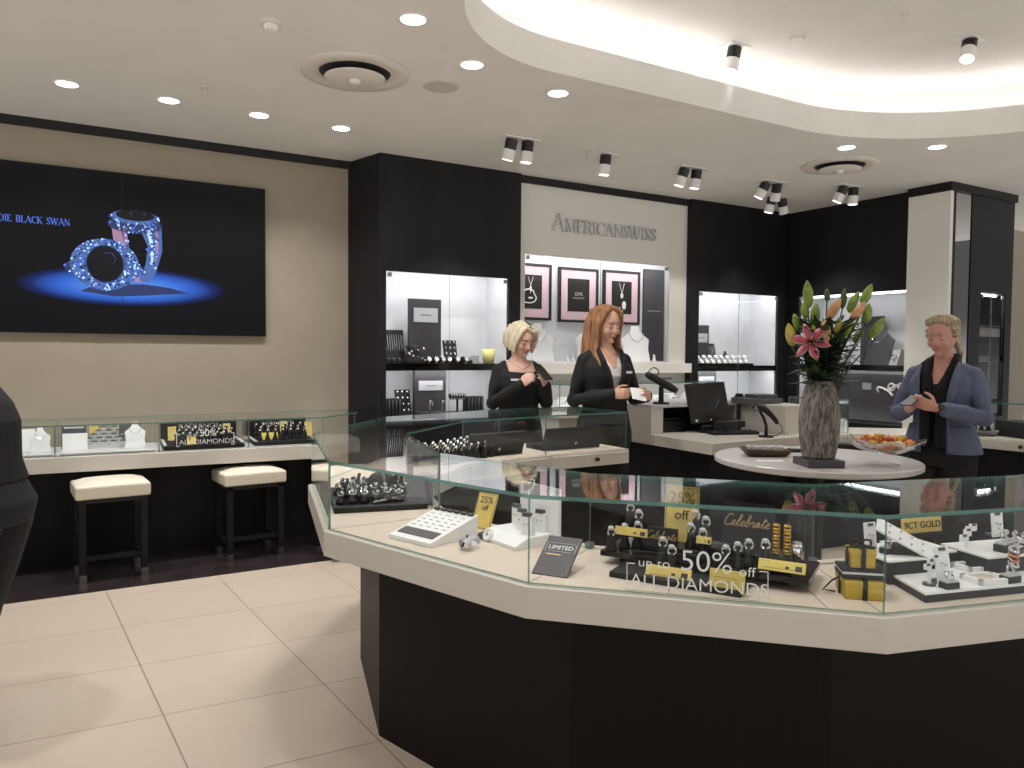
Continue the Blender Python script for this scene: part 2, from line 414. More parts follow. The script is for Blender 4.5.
def ring(pa, za, pb, zb):
    a = [bm.verts.new((p[0], p[1], za)) for p in pa]; b = [bm.verts.new((p[0], p[1], zb)) for p in pb]; n = len(a)
    for i in range(n): bm.faces.new((a[i], a[(i+1) % n], b[(i+1) % n], b[i]))
ring(hole, CZ, hole, LIPZ); ring(hole, LIPZ, far, LIPZ); ring(far, LIPZ, far, UZ)
bm.faces.new([bm.verts.new((p[0], p[1], UZ)) for p in far])
bmesh.ops.remove_doubles(bm, verts=bm.verts, dist=1e-5)
struct('ceiling', bm, 'ceiling_paint')
bm = B(); a = cove_outline(.16); b = cove_outline(.2)
ra = [bm.verts.new((p[0], p[1], LIPZ+.012)) for p in a]; rb = [bm.verts.new((p[0], p[1], LIPZ+.012)) for p in b]
rc = [bm.verts.new((p[0], p[1], LIPZ+.002)) for p in a]; rd = [bm.verts.new((p[0], p[1], LIPZ+.002)) for p in b]
for p, q in ((ra, rb), (rc, ra), (rb, rd), (rd, rc)):
    for i in range(len(p)): bm.faces.new((p[i], p[(i+1) % len(p)], q[(i+1) % len(p)], q[i]))
tag(obj('led_strip', bm, 'led_strip'), 'glowing white light strip running around the oval ceiling cove', 'light')

# left wall with the screen
bm = B(); bx(bm, (-3.6, 6.44, 0), (2.25, 6.6, CZ)); struct('wall_left', bm, 'wall_cream')
bm = B(); bx(bm, (-3.6, 6.40, 3.05), (2.24, 6.44, CZ)); struct('trim_2', bm, 'black_matte')

# black block, white brand wall and black right part of the back wall
def front_with_hole(bm, x0, x1, y, t, hx0, hx1, hz0, hz1, mi=0):
    bx(bm, (x0, y, 0), (hx0, y+t, CZ), mi); bx(bm, (hx1, y, 0), (x1, y+t, CZ), mi)
    bx(bm, (hx0, y, 0), (hx1, y+t, hz0), mi); bx(bm, (hx0, y, hz1), (hx1, y+t, CZ), mi)
BY = 5.98
bm = B(); front_with_hole(bm, 2.32, 3.675, BY, .04, 2.38, 3.555, .95, 2.16)
prism(bm, [(2.32, BY+.04), (2.36, BY+.04), (2.30, 6.46), (2.21, 6.46)], 0, CZ); bx(bm, (3.64, BY+.04, 0), (3.675, 6.46, CZ)); bx(bm, (2.25, 6.46, 0), (3.675, 6.6, CZ))
struct('wall_back_left', bm, 'black_laminate')
WY = 6.05
bm = B(); front_with_hole(bm, 3.675, 5.77, WY, .04, 3.765, 5.535, 1.41, 2.405); bx(bm, (3.675, 6.46, 0), (5.77, 6.6, CZ))
bx(bm, (3.675, WY-.10, 1.30), (5.77, WY, 1.395))
struct('wall_back', bm, 'wall_white')
bm = B(); bx(bm, (3.675, WY-.03, 3.045), (5.77, WY, CZ)); struct('trim_3', bm, 'black_matte')
bm = B(); front_with_hole(bm, 5.77, 7.30, BY, .04, 5.89, 7.13, .95, 2.16); bx(bm, (5.77, BY+.04, 0), (5.81, 6.46, CZ)); bx(bm, (5.77, 6.46, 0), (7.34, 6.6, CZ))
struct('wall_back_right', bm, 'black_laminate')
bm = B(); RX = 7.30
bx(bm, (RX, 5.84, 0), (RX+.04, BY, CZ)); bx(bm, (RX, 4.46, 0), (RX+.04, 4.53, CZ)); bx(bm, (RX, 4.53, 0), (RX+.04, 5.84, .78)); bx(bm, (RX, 4.53, 2.15), (RX+.04, 5.84, CZ))
bx(bm, (RX+.46, 4.4, 0), (RX+.5, 6.6, CZ))
struct('wall_right', bm, 'black_laminate')
# pillar at the right: white side, mirror strip and glazed black front
PY = 4.09
bm = B()
for z0, z1 in ((0, .6), (.603, 1.3), (1.303, 1.99), (1.993, 2.45), (2.453, 3.03)): bx(bm, (7.19, PY, z0), (7.24, 4.5, z1), 1)
bx(bm, (7.192, PY+.002, 0), (7.24, 4.5, 3.03), 1)
bx(bm, (7.24, PY, 0), (7.285, 4.5, CZ)); bx(bm, (7.285, PY+.02, 0), (7.56, 4.5, CZ)); bx(bm, (7.56, PY, 0), (7.755, 4.5, CZ))
bx(bm, (8.215, PY, 0), (8.33, 4.5, CZ)); bx(bm, (7.755, PY, 0), (8.215, 4.5, .9)); bx(bm, (7.755, PY, 2.12), (8.215, 4.5, CZ)); bx(bm, (7.755, 4.44, .9), (8.215, 4.5, 2.12), 2)
bx(bm, (7.17, PY-.02, 3.035), (8.35, 4.5, CZ))
struct('wall_right_pillar', bm, ['black_laminate', 'wall_white', 'mid_grey'])
bm = B(); bx(bm, (7.289, PY+.008, .3), (7.553, PY+.02, 3.03)); o = obj('mirror', bm, 'mirror'); tag(o, 'tall narrow mirror strip set in the pillar beside its white side', 'mirror')
bm = B(); bx(bm, (8.33, 5.2, 0), (11, 5.35, CZ)); struct('wall_right_outer', bm, 'mall_wall')

# ---------------------------------------------------------------- lamps in the ceiling
def area(name, loc, sx, sy, power, rot=(0, 0, 0), col=(1, .985, .97), shape='RECTANGLE', spread=None, parent=None):
    l = bpy.data.lights.new(name, 'AREA'); l.shape = shape; l.size = sx; l.size_y = sy; l.energy = power; l.color = col
    if spread: l.spread = math.radians(spread)
    o = bpy.data.objects.new(name, l); COL.objects.link(o); o.location = loc; o.rotation_euler = rot
    if parent is not None: o.parent = parent
    return o
def spot(name, loc, target, power, ang=50, blend=.6, col=(1, .975, .95), r=.03):
    l = bpy.data.lights.new(name, 'SPOT'); l.energy = power; l.spot_size = math.radians(ang); l.spot_blend = blend; l.color = col; l.shadow_soft_size = r
    o = bpy.data.objects.new(name, l); COL.objects.link(o); o.location = loc
    o.rotation_euler = (V(target)-V(loc)).to_track_quat('-Z', 'Y').to_euler(); return o
def downlight(label, group):
    t = thing('recessed_downlight', label, 'ceiling light', (0, 0, CZ), group=group)
    bm = B(); torus(bm, (0, 0, 0), .066, .007, n=28); obj('trim_ring', bm, 'spot_white', t, smooth=True)
    bm = B(); lathe(bm, [(.06, -.004), (.06, .0), (.0, .0)][::-1], 24); obj('lamp_face', bm, 'lamp_on', t)
    return t
DLP = [(1.536, 3.516), (2.057, 3.887), (2.733, 4.022), (.116, 5.48), (.687, 5.48), (1.257, 5.485), (1.834, 5.484), (5.333, 3.86), (5.9, 3.475)]
DLL = ['recessed downlight nearest the camera, left of the oval cove', 'recessed downlight beside the grey speaker disc and the cove corner', 'recessed downlight nearest the back edge of the cove, between black block and cove',
       'leftmost recessed downlight of the row over the wall counter', 'recessed downlight over the blue ring picture, second from left of the wall row', 'recessed downlight third from left of the row over the wall counter', 'recessed downlight nearest the black wall block, at the right end of the row',
       'recessed downlight in front of the round air vent at right', 'recessed downlight right of the round vent, near the white pillar']
d0 = downlight(DLL[0], 'recessed downlights in the white ceiling')
for i, (x, y) in enumerate(DLP):
    if i == 0: d0.location = (x, y, CZ)
    else: dup(d0, (x, y, CZ), 0, DLL[i])
    area('downlight_beam', (x, y, CZ-.012), .1, .1, DLW, shape='DISK', spread=125)
for x, y in ((-.6, 3.5), (-.6, 1.2), (1.0, .2), (3.2, -.6), (5.4, -.4), (-.6, 5.48), (1.0, 1.9), (6.6, 2.2)):
    area('downlight_beam', (x, y, CZ-.012), .1, .1, DLW, shape='DISK', spread=125)

def spotlight(heads, label, group):
    """black surface plate with white-barrelled swivel heads, each head (dx, aim direction)"""
    t = thing('ceiling_spotlight', label, 'spotlight', (0, 0, CZ), group=group)
    bm = B(); box(bm, (0, 0, -.004), (.13*len(heads)+.05, .11, .008)); obj('mounting_plate', bm, 'spot_white', t)
    for dx, aim in heads:
        a = V(aim).normalized(); p = V((dx, 0, -.012))
        bm = B(); cyl(bm, p, p+a*.075, .046, .046, 18); obj('housing', bm, 'black_plastic', t, smooth=False)
        bm = B(); cyl(bm, p+a*.075, p+a*.155, .047, .049, 18); h = obj('barrel', bm, 'spot_white', t)
        bm = B(); cyl(bm, p+a*.1551, p+a*.157, .04, .04, 18); obj('lens', bm, 'lens_on', h)
    return t
SPG = 'swivel spotlights on the ceiling'
SP = [((3.076, 5.03), CZ, [(-.07, (-.1, .25, -.9)), (.07, (-.05, .1, -1))], 'pair of swivel spotlights beside the black wall block', [(2.9, 5.9, 1.4), (3.1, 5.9, 1.3)]),
      ((3.893, 5.029), CZ, [(0, (-.05, .1, -1))], 'lone swivel spotlight in front of the brand lettering wall', [(3.9, 5.6, 1.2)]),
      ((4.804, 5.005), CZ, [(-.07, (-.2, .25, -.9)), (.07, (-.05, .15, -1))], 'pair of swivel spotlights right of the lone one, above brand wall', [(4.5, 5.5, 1.1), (5.0, 5.6, 1.1)]),
      ((5.825, 4.997), CZ, [(-.07, (-.25, .35, -.8)), (.07, (.2, .3, -.8))], 'pair of swivel spotlights nearer the camera of the two in the black corner', [(5.7, 5.9, 1.5), (6.4, 5.8, 1.3)]),
      ((6.422, 5.44), CZ, [(-.07, (-.1, .2, -.9)), (.07, (.35, .1, -.8))], 'pair of swivel spotlights deepest in the black corner', [(6.5, 5.9, 1.6), (7.2, 5.3, 1.6)]),
      ((6.572, 4.717), CZ, [(-.07, (-.2, .3, -.8)), (.07, (.0, .05, -1))], 'pair of swivel spotlights in front of the black right wall', [(7.2, 5.2, 1.6), (6.7, 4.8, .9)]),
      (tuple(atz(735, 46, UZ).xy), UZ, [(0, (-.15, .1, -1))], 'swivel spotlight hanging at the bright edge inside the cove', [(3.6, 2.9, .9)]),
      (tuple(atz(970, 39, UZ).xy), UZ, [(0, (-.45, -.15, -.9))], 'swivel spotlight in the middle of the cove, tilted to the left', [(3.9, 2.4, .9)])]
for (x, y), z, heads, label, tg in SP:
    t = spotlight(heads, label, SPG); t.location = (x, y, z)
    for (dx, aim), g in zip(heads, tg):
        a = V(aim).normalized(); spot('spotlight_beam', V((x+dx, y, z-.012))+a*.17, g, SPW, 60)

# round air vents, speaker disc, detectors
def vent(label, loc):
    t = thing('round_air_vent', label, 'air vent', loc, group='round air vents in the ceiling')
    bm = B(); lathe(bm, [(.20, .0), (.315, .0), (.31, -.012), (.21, -.014), (.20, .0)], 48, cap=False); obj('outer_ring', bm, 'diffuser_white', t, smooth=True)
    bm = B(); lathe(bm, [(.0, -.001), (.22, -.001), (.22, -.004), (.0, -.004)], 40); obj('duct', bm, 'duct_dark', t)
    bm = B(); lathe(bm, [(.0, -.03), (.16, -.03), (.175, -.036), (.16, -.044), (.0, -.048)], 40); obj('centre_disc', bm, 'diffuser_white', t, smooth=True)
    bm = B(); lathe(bm, [(.0, -.046), (.035, -.046), (.03, -.064), (.0, -.067)], 20); obj('boss', bm, 'spot_white', t, smooth=True)
    return t
vent('large round ceiling air vent above the screen end, left of cove', (1.539, 4.351, CZ))
vent('large round ceiling air vent at right, above the lily vase', (5.79, 4.25, CZ))
bm = B(); lathe(bm, [(0, -.006), (.105, -.006), (.11, 0), (0, 0)], 36); tag(obj('ceiling_speaker', bm, 'speaker_grey', smooth=False, Mx=TR((2.066, 4.305, CZ))), 'flat grey ceiling speaker disc beside the left air vent', 'speaker')
def detector(label, loc):
    t = thing('smoke_detector', label, 'smoke detector', loc, group='smoke detectors')
    bm = B(); lathe(bm, [(0, 0), (.05, 0), (.05, -.018), (0, -.018)], 24); obj('base', bm, 'diffuser_white', t)
    bm = B(); lathe(bm, [(0, -.018), (.038, -.018), (.03, -.042), (0, -.045)], 24); obj('sensor_head', bm, 'spot_white', t)
detector('smoke detector on the flat ceiling, left of the nearest downlight', (.957, 3.919, CZ))
detector('smoke detector inside the oval ceiling cove', tuple(atz(797, 37, UZ)))
def sprinkler(label, loc):
    t = thing('sprinkler', label, 'sprinkler', loc, group='ceiling sprinklers')
    bm = B(); cyl(bm, (0, 0, 0), (0, 0, -.006), .03, .03); obj('rosette', bm, 'diffuser_white', t)
    bm = B(); cyl(bm, (0, 0, -.006), (0, 0, -.045), .007, .005, 10); cyl(bm, (0, 0, -.045), (0, 0, -.048), .018, .018, 12); obj('nozzle', bm, 'diffuser_white', t)
sprinkler('small sprinkler inside the oval cove, between detector and tilted spotlight', tuple(atz(905, 14, UZ)))
sprinkler('small sprinkler on the ceiling left of the lone swivel spotlight', tuple(atz(587, 151, CZ)))
sprinkler('small sprinkler on the ceiling between smoke detector and left air vent', tuple(atz(205, 87, CZ)))

# ---------------------------------------------------------------- screen on the left wall
t = thing('video_wall', 'large black video wall of four panels showing two blue lit rings', 'screen', (0, 6.44, 0))
SY = -.045      # face of the panels, in front of the wall
x0, xm, x1, z0, zm, z1 = -.56, .474, 1.505, 1.615, 2.2, 2.79
M['screen'] = mat('screen', (5, 5, 7), .35, spec=.2, emit=1.0, emc=(10, 10, 13))
# the picture: a pool of blue light on black, drawn in the screen's own coordinates
def screen_picture():
    m = M['screen']; nt = m.node_tree; b = nt.nodes['Principled BSDF']
    tc = nt.nodes.new('ShaderNodeTexCoord'); sp = nt.nodes.new('ShaderNodeSeparateXYZ'); nt.links.new(tc.outputs['Object'], sp.inputs[0])
    u = mnode(nt, 'DIVIDE', mnode(nt, 'SUBTRACT', sp.outputs[0], .50), .70); v = mnode(nt, 'DIVIDE', mnode(nt, 'SUBTRACT', sp.outputs[2], 1.96), .145)
    r2 = mnode(nt, 'ADD', mnode(nt, 'MULTIPLY', u, u), mnode(nt, 'MULTIPLY', v, v))
    cr = nt.nodes.new('ShaderNodeValToRGB'); nt.links.new(r2, cr.inputs[0]); e = cr.color_ramp.elements
    e[0].position = 0; e[0].color = lin((96, 158, 250)); e[1].position = 1.0; e[1].color = lin((9, 9, 13))
    e.new(.35).color = lin((58, 112, 225)); e.new(.75).color = lin((20, 40, 105))
    nt.links.new(cr.outputs[0], b.inputs['Emission Color'])
screen_picture()
for a, b_, c, d in ((x0, xm-.002, z0, zm-.002), (xm+.002, x1, z0, zm-.002), (x0, xm-.002, zm+.002, z1), (xm+.002, x1, zm+.002, z1)):
    bm = B(); bx(bm, (a, SY, c), (b_, -.005, d)); obj('screen_panel', bm, 'screen', t)
bm = B(); bx(bm, (x0-.006, SY+.005, z0-.006), (x1+.006, 0, z1+.006)); obj('screen_frame', bm, 'black_plastic', t)
defm('glow_ring', (20, 30, 60), .4, emit=.75, emc=(88, 126, 200))
defm('glow_ring_dark', (20, 30, 60), .4, emit=.5, emc=(40, 60, 125))
defm('glow_rose', (120, 90, 110), .4, emit=.7, emc=(160, 125, 165))
defm('glow_stone', (6, 7, 12), .2, emit=.6, emc=(8, 10, 20))
defm('glow_text', (60, 90, 190), .4, emit=.8, emc=(84, 124, 225))
def flat_ellipse(bm, cx, cz, a, b, y, mi, n=28, a2=None, b2=None):
    out = [bm.verts.new((cx+a*math.cos(2*PI*i/n), y, cz+b*math.sin(2*PI*i/n))) for i in range(n)]
    if a2 is None: bm.faces.new(out).material_index = mi; return
    inn = [bm.verts.new((cx+a2*math.cos(2*PI*i/n), y, cz+b2*math.sin(2*PI*i/n))) for i in range(n)]
    for i in range(n): bm.faces.new((out[i], out[(i+1) % n], inn[(i+1) % n], inn[i])).material_index = mi
def flat_poly(bm, pts, y, mi): bm.faces.new([bm.verts.new((p[0], y, p[1])) for p in pts]).material_index = mi
bm = B(); y = SY-.001
# shadow under the rings, then the standing ring behind and the round ring in front (picture on the screen)
flat_poly(bm, [(.20, 1.915), (.42, 1.885), (.62, 1.90), (.93, 1.93), (.80, 1.965), (.62, 1.985), (.3, 1.97)], y, 1)
flat_poly(bm, [(.40, 2.43), (.455, 2.43), (.49, 2.28), (.54, 2.12), (.60, 2.0), (.56, 2.0), (.47, 2.1), (.42, 2.26)], y-.001, 2)
flat_poly(bm, [(.59, 2.40), (.74, 2.42), (.745, 2.24), (.70, 2.08), (.655, 2.0), (.585, 2.01), (.63, 2.14), (.645, 2.27)], y-.001, 0)
flat_poly(bm, [(.635, 2.39), (.66, 2.39), (.69, 2.26), (.675, 2.13), (.66, 2.14), (.668, 2.26)], y-.002, 4)
flat_poly(bm, [(.695, 2.39), (.715, 2.39), (.72, 2.27), (.70, 2.15), (.692, 2.16), (.702, 2.27)], y-.002, 2)
flat_poly(bm, [(.475, 2.40), (.50, 2.40), (.515, 2.28), (.50, 2.2)], y-.002, 2)
random.seed(2)
def pave(cx, cz, a0, b0, a1, b1, y, n, t0=0, t1=2*PI):
    """a sparkle of small stones between two ellipses of the picture"""
    for k in range(n):
        th = t0+(t1-t0)*random.random(); f = random.random(); a = a0+(a1-a0)*f; b = b0+(b1-b0)*f; r = random.uniform(.004, .009)
        flat_ellipse(bm, cx+a*math.cos(th), cz+b*math.sin(th), r, r, y, random.choice((0, 1, 1, 4, 5)), 7)
flat_ellipse(bm, .562, 2.42, .185, .062, y-.002, 1); pave(.562, 2.42, .05, .02, .185, .062, y-.003, 130)
flat_ellipse(bm, .562, 2.475, .165, .05, y-.0035, 0); pave(.562, 2.47, .12, .038, .17, .054, y-.004, 90)
flat_ellipse(bm, .562, 2.49, .13, .04, y-.0045, 3)
for dx in (-.04, .05): flat_poly(bm, [(.562+dx, 2.505), (.59+dx, 2.512), (.57+dx, 2.49)], y-.005, 1)
pave(.68, 2.25, .0, .0, .045, .15, y-.003, 60); pave(.50, 2.3, 0, 0, .02, .1, y-.003, 20)
flat_ellipse(bm, .36, 2.085, .262, .085, y-.003, 1); pave(.36, 2.085, .21, .04, .262, .085, y-.0035, 120)
flat_ellipse(bm, .36, 2.115, .225, .188, y-.004, 0); pave(.36, 2.115, .125, .13, .222, .185, y-.0045, 420)
flat_ellipse(bm, .36, 2.12, .125, .138, y-.005, 1); flat_ellipse(bm, .36, 2.12, .117, .13, y-.006, 3)
flat_ellipse(bm, .385, 2.16, .05, .05, y-.0065, 1, 6); flat_ellipse(bm, .38, 2.155, .047, .047, y-.007, 3, 6)
obj('ring_picture', bm, ['glow_ring', 'glow_ring_dark', 'glow_rose', 'glow_stone', 'glow_ring', 'glow_text'], t)
M['glow_light'] = mat('glow_light', (150, 190, 250), .4, emit=.9, emc=(175, 210, 255))
bpy.data.objects['ring_picture'].data.materials[4] = M['glow_light']
bm = B(); x = -.288; TM = upright((0, SY-.002, 2.375), 0)
for ch in 'DIE BLACK SWAN':
    if ch == ' ': x += .022; continue
    x += serif_glyph(bm, ch, x, 0, .048, .0006, TM)
obj('screen_title', bm, 'glow_text', t)
# ================================================================ WALL CABINETS
def cabinet(label, loc, rz, w, z0, z1, depth, shelf=None, interior=None, power=18, open_tube=False):
    """lit wall cabinet; local X along the opening, Y into the wall"""
    t = thing('wall_cabinet', label, 'display cabinet', loc, rz, 'lit glass wall cabinets')
    a, b = interior or (0, w); ht = 0 if open_tube else .09
    bm = B(); bx(bm, (a, depth, z0-.02), (b, depth+.015, z1+ht+.02)); obj('back_panel', bm, 'niche_white', t)
    bm = B(); bx(bm, (a-.012, .045, z0), (a, depth, z1+ht)); obj('side_panel', bm, 'niche_white', t)
    bm = B(); bx(bm, (b, .045, z0), (b+.012, depth, z1+ht)); obj('side_panel', bm, 'niche_white', t)
    bm = B(); bx(bm, (a, .045, z1+ht), (b, depth, z1+ht+.015)); obj('top_panel', bm, 'niche_white', t)
    bm = B(); bx(bm, (a, .045, z0-.02), (b, depth, z0)); obj('floor_panel', bm, 'niche_white' if not shelf else 'dark_grey', t)
    if shelf:
        bm = B(); bx(bm, (a, .02, shelf-.03), (b, depth, shelf)); bx(bm, (a, .02, shelf-.06), (b, .035, shelf-.03)); obj('shelf', bm, 'black_gloss', t, bevel=.003)
    zs = [(shelf or z0, z1)] + ([(z0, shelf-.05)] if shelf else [])
    for (q0, q1) in zs[:1]:
        for k in range(2):
            c0, c1 = k*w/2+.002, (k+1)*w/2-.002
            bm = B(); pane(bm, (c0, .012+.012*k), (c1, .012+.012*k), z0+.004, q1-.004, .006)
            g = obj('glass_door', bm, ['case_glass', 'edge_soft'], t)
            bm = B(); xx = c0+.03 if k == 0 else c1-.03; box(bm, (xx, .004+.012*k, q1-.03), (.035, .012, .035)); obj('door_clip', bm, 'brushed_steel', g)
    bm = B(); cyl(bm, (a+.04, .075, z1+ht-.012), (b-.04, .075, z1+ht-.012), .009, .009, 10); obj('light_tube', bm, 'tube_on', t)
    area('cabinet_light', ((a+b)/2, .08, z1+ht-.025), (b-a)*.9, .05, power, rot=(.35, 0, 0), col=(1, .99, .985), parent=t)
    if shelf:
        bm = B(); cyl(bm, (a+.04, .075, shelf-.042), (b-.04, .075, shelf-.042), .008, .008, 10); obj('light_tube', bm, 'tube_on', t)
        area('cabinet_light', ((a+b)/2, .08, shelf-.052), (b-a)*.9, .05, power*.7, rot=(.35, 0, 0), col=(1, .99, .985), parent=t)
    return t
cabinet('lit cabinet in the black wall block, black shelf, behind the short-haired blonde', (2.38, BY, 0), 0, 1.175, .95, 2.16, .42, 1.395, power=CABW)
cabinet('lit white cabinet with pink framed pictures under the brand lettering', (3.765, WY, 0), 0, 1.77, 1.41, 2.405, .35, None, interior=(-.07, 2.0), power=CABW*1.3)
cabinet('lit cabinet in the black corner, behind the till desk', (5.89, BY, 0), 0, 1.24, .95, 2.16, .42, 1.37, power=CABW)
cabinet('dimmer cabinet in the right black wall, behind the lilies', (RX, 5.84, 0), -PI/2, 1.31, .78, 2.15, .42, 1.395, power=CABW*.16, open_tube=True)
cabinet('narrow glazed cabinet in the black front of the pillar at far right', (7.755, PY, 0), 0, .46, .92, 2.11, .33, 1.5, power=CABW*.10, open_tube=True)

# ---- pink framed pictures on the brand wall
def picture(label, xa, xb, za, zb, kind):
    t = thing('framed_picture', label, 'picture', (0, 6.395, 0), 0, 'pink framed pictures')
    bm = B(); w = .025
    bx(bm, (xa, -.03, za), (xa+w, 0, zb)); bx(bm, (xb-w, -.03, za), (xb, 0, zb)); bx(bm, (xa+w, -.03, za), (xb-w, 0, za+w)); bx(bm, (xa+w, -.03, zb-w), (xb-w, 0, zb))
    obj('frame', bm, 'black_plastic', t)
    bm = B(); bx(bm, (xa+w, -.018, za+w), (xb-w, -.004, zb-w)); obj('pink_mount', bm, 'pink', t)
    m = .085
    bm = B(); bx(bm, (xa+w+m, -.021, za+w+m), (xb-w-m, -.018, zb-w-m)); obj('picture_print', bm, 'black_ink', t)
    cx = (xa+xb)/2; cz = (za+zb)/2
    bm = B()
    if kind == 0:
        tube(bm, [(cx-.03, -.023, zb-.13), (cx+.0, -.023, cz+.06)], .0025, 6); tube(bm, [(cx+.03, -.023, zb-.13), (cx, -.023, cz+.06)], .0025, 6)
        sph(bm, (cx, -.023, cz+.03), (.012, .003, .03), 12); torus(bm, (cx-.02, -.023, cz-.06), .085, .008, (0, 1, 0)); sph(bm, (cx-.0, -.023, cz-.06), (.03, .004, .016), 12)
        for v in bm.verts:
            if v.co.z < cz+.0: v.co.z = cz-.06+(v.co.z-cz+.06)*.6
        obj('jewellery_image', bm, 'pure_white', t)
    elif kind == 1:
        text('picture_lettering', 'GMS', .05, 'light_grey', upright((cx, -.0215, cz+.01)), t)
        text('picture_lettering', 'FINE JEWELLERY', .02, 'light_grey', upright((cx, -.0215, cz-.03)), t)
        bm.free()
    else:
        tube(bm, [(cx-.035, -.023, zb-.13), (cx+.0, -.023, cz+.04)], .0025, 6); tube(bm, [(cx+.03, -.023, zb-.13), (cx, -.023, cz+.04)], .0025, 6)
        sph(bm, (cx, -.023, cz+.02), (.02, .004, .03), 12); sph(bm, (cx+.03, -.023, cz-.08), (.028, .004, .045), 12)
        for k in (-.06, -.03): sph(bm, (cx+k, -.023, cz-.12), (.009, .003, .025), 10)
        obj('jewellery_image', bm, 'pure_white', t)
picture('pink mounted picture of necklace and bangle, leftmost of the three', 3.79, 4.275, 1.815, 2.365, 0)
picture('pink mounted picture with small lettering on black, middle of the three', 4.365, 4.855, 1.805, 2.355, 1)
picture('pink mounted picture of pendant and earrings, above the long-haired saleswoman', 4.925, 5.41, 1.80, 2.36, 2)
bm = B(); bx(bm, (5.47, 6.37, 1.42), (5.75, 6.395, 2.40)); bx(bm, (5.52, 6.366, 1.95), (5.70, 6.371, 1.958), 1)
tag(obj('dark_mirror', bm, ['slate', 'light_grey']), 'tall dark panel beside the pink framed pictures in the white cabinet', 'mirror')

# ---- brand lettering, chrome serif capitals
t = thing('brand_lettering', 'chrome serif shop name lettering high on the white wall', 'sign', (0, WY, 0))
word = 'AMERICANSWISS'; H1, H2 = .165, .125
wid = sum(SER[c][0]*(H1 if i in (0,) else H2) for i, c in enumerate(word)); sc = (5.335-4.055)/wid
x = 4.055
for i, c in enumerate(word):
    h = (H1 if i == 0 else H2)
    bm = B(); w = serif_glyph(bm, c, 0, 0, h, .014, Matrix.Translation((x, -.012, 2.64)) @ Matrix.Rotation(PI/2, 4, 'X') @ Matrix.Diagonal((sc, 1, 1, 1)))
    obj('letter', bm, 'sign_silver', t); x += w*sc

# ---- white necklace busts, risers and small white displays in the brand cabinet
def bust(label, loc, rz, h, group, mt='pure_white', sx=1):
    """necklace display: broad shouldered shield with a neck, bowed forward, on a stand"""
    t = thing('necklace_bust', label, 'necklace display', loc, rz, group)
    prof = [(-.5, 0), (-.44, .35), (-.5, .62), (-.34, .72), (-.17, .84), (-.13, 1.0), (.13, 1.0), (.17, .84), (.34, .72), (.5, .62), (.44, .35), (.5, 0)]
    bm = B(); rings = []
    for yy in (0, .06):
        rings.append([V((px*h*.72*sx, (yy*h) - .16*h*math.cos(px*2.2)*(1-pz*.4) + pz*.22*h, pz*h)) for px, pz in prof])
    loft(bm, rings); obj('bust', bm, mt, t, bevel=.004)
    bm = B(); tube(bm, [(0, .02*h, .1*h), (0, .3*h, .0)], .012, 8); obj('back_prop', bm, mt, t)
    bm = B(); n = 14
    pts = [V((.15*h*math.sin(a)*1.5, -.155*h+.20*h*(.86-.34*math.cos(a*.9))-.03*h, (.92-.36*math.cos(a)+.0)*h)) for a in [(-1.25+2.5*k/n) for k in range(n+1)]]
    tube(bm, pts, .0035 if h > .25 else .002, 6); obj('necklace', bm, 'silver', t)
    return t
for i, (x, l) in enumerate(((4.03, 'white necklace bust on the brand cabinet floor, under the leftmost pink picture'), (4.66, 'white necklace bust under the middle pink picture'), (5.24, 'white necklace bust under the right pink picture, behind the saleswoman'))):
    bust(l, (x, 6.22, 1.41), -.35, .37, 'white necklace busts', sx=1.15)
def tiny_ring_stand(label, group, mt='pure_white', gem='silver'):
    t = thing('ring_stand', label, 'ring display', (0, 0, 0), 0, group)
    bm = B(); lathe(bm, [(.0, 0), (.014, 0), (.013, .006), (.006, .03), (.0045, .05), (0, .053)], 12); obj('stand', bm, mt, t, smooth=True)
    bm = B(); torus(bm, (0, 0, .045), .0085, .0019, (0, .9, .35), 16, 6); obj('ring', bm, gem, t, smooth=True)
    bm = B(); sph(bm, (0, -.006, .0545), .0042, 8); obj('gem', bm, 'pure_white', t)
    return t
ws = tiny_ring_stand('small white ring stand on the floor of the brand cabinet', 'white ring stands in the brand cabinet', 'pure_white')
k = 0
for x in (3.86, 3.95, 4.2, 4.32, 4.42, 4.52, 4.82, 4.92, 5.02, 5.42, 5.47, 5.50):
    p = (x, 6.14+.05*(k % 3), 1.41)
    if k == 0: ws.location = p; ws.scale = (1.3,)*3
    else: dup(ws, p, .3*k, scale=1.3)
    k += 1

# ---- contents of the left black cabinet
def display_stand(label, loc, w, h, plate_z, group=None, rz=0):
    t = thing('display_stand', label, 'display stand', loc, rz, group)
    bm = B(); box(bm, (0, .03, h/2), (w, .05, h)); obj('backboard', bm, 'dark_grey', t, bevel=.003)
    bm = B(); box(bm, (0, -.05, .012), (w, .14, .024)); obj('foot', bm, 'dark_grey', t)
    bm = B(); box(bm, (0, .002, plate_z), (w*.76, .008, h*.22)); obj('label_plate', bm, 'cool_grey', t)
    bm = B(); box(bm, (0, -.003, plate_z), (w*.34, .002, h*.02)); obj('plate_lettering', bm, 'mid_grey', t)
    return t
SH = 1.395
display_stand('tall dark grey display stand with silver plate on the left cabinet shelf', (2.82, 6.16, SH), .30, .56, .42, 'dark display stands')
display_stand('dark grey display stand with silver plate under the left cabinet shelf', (2.86, 6.14, .95), .30, .385, .25, 'dark display stands')
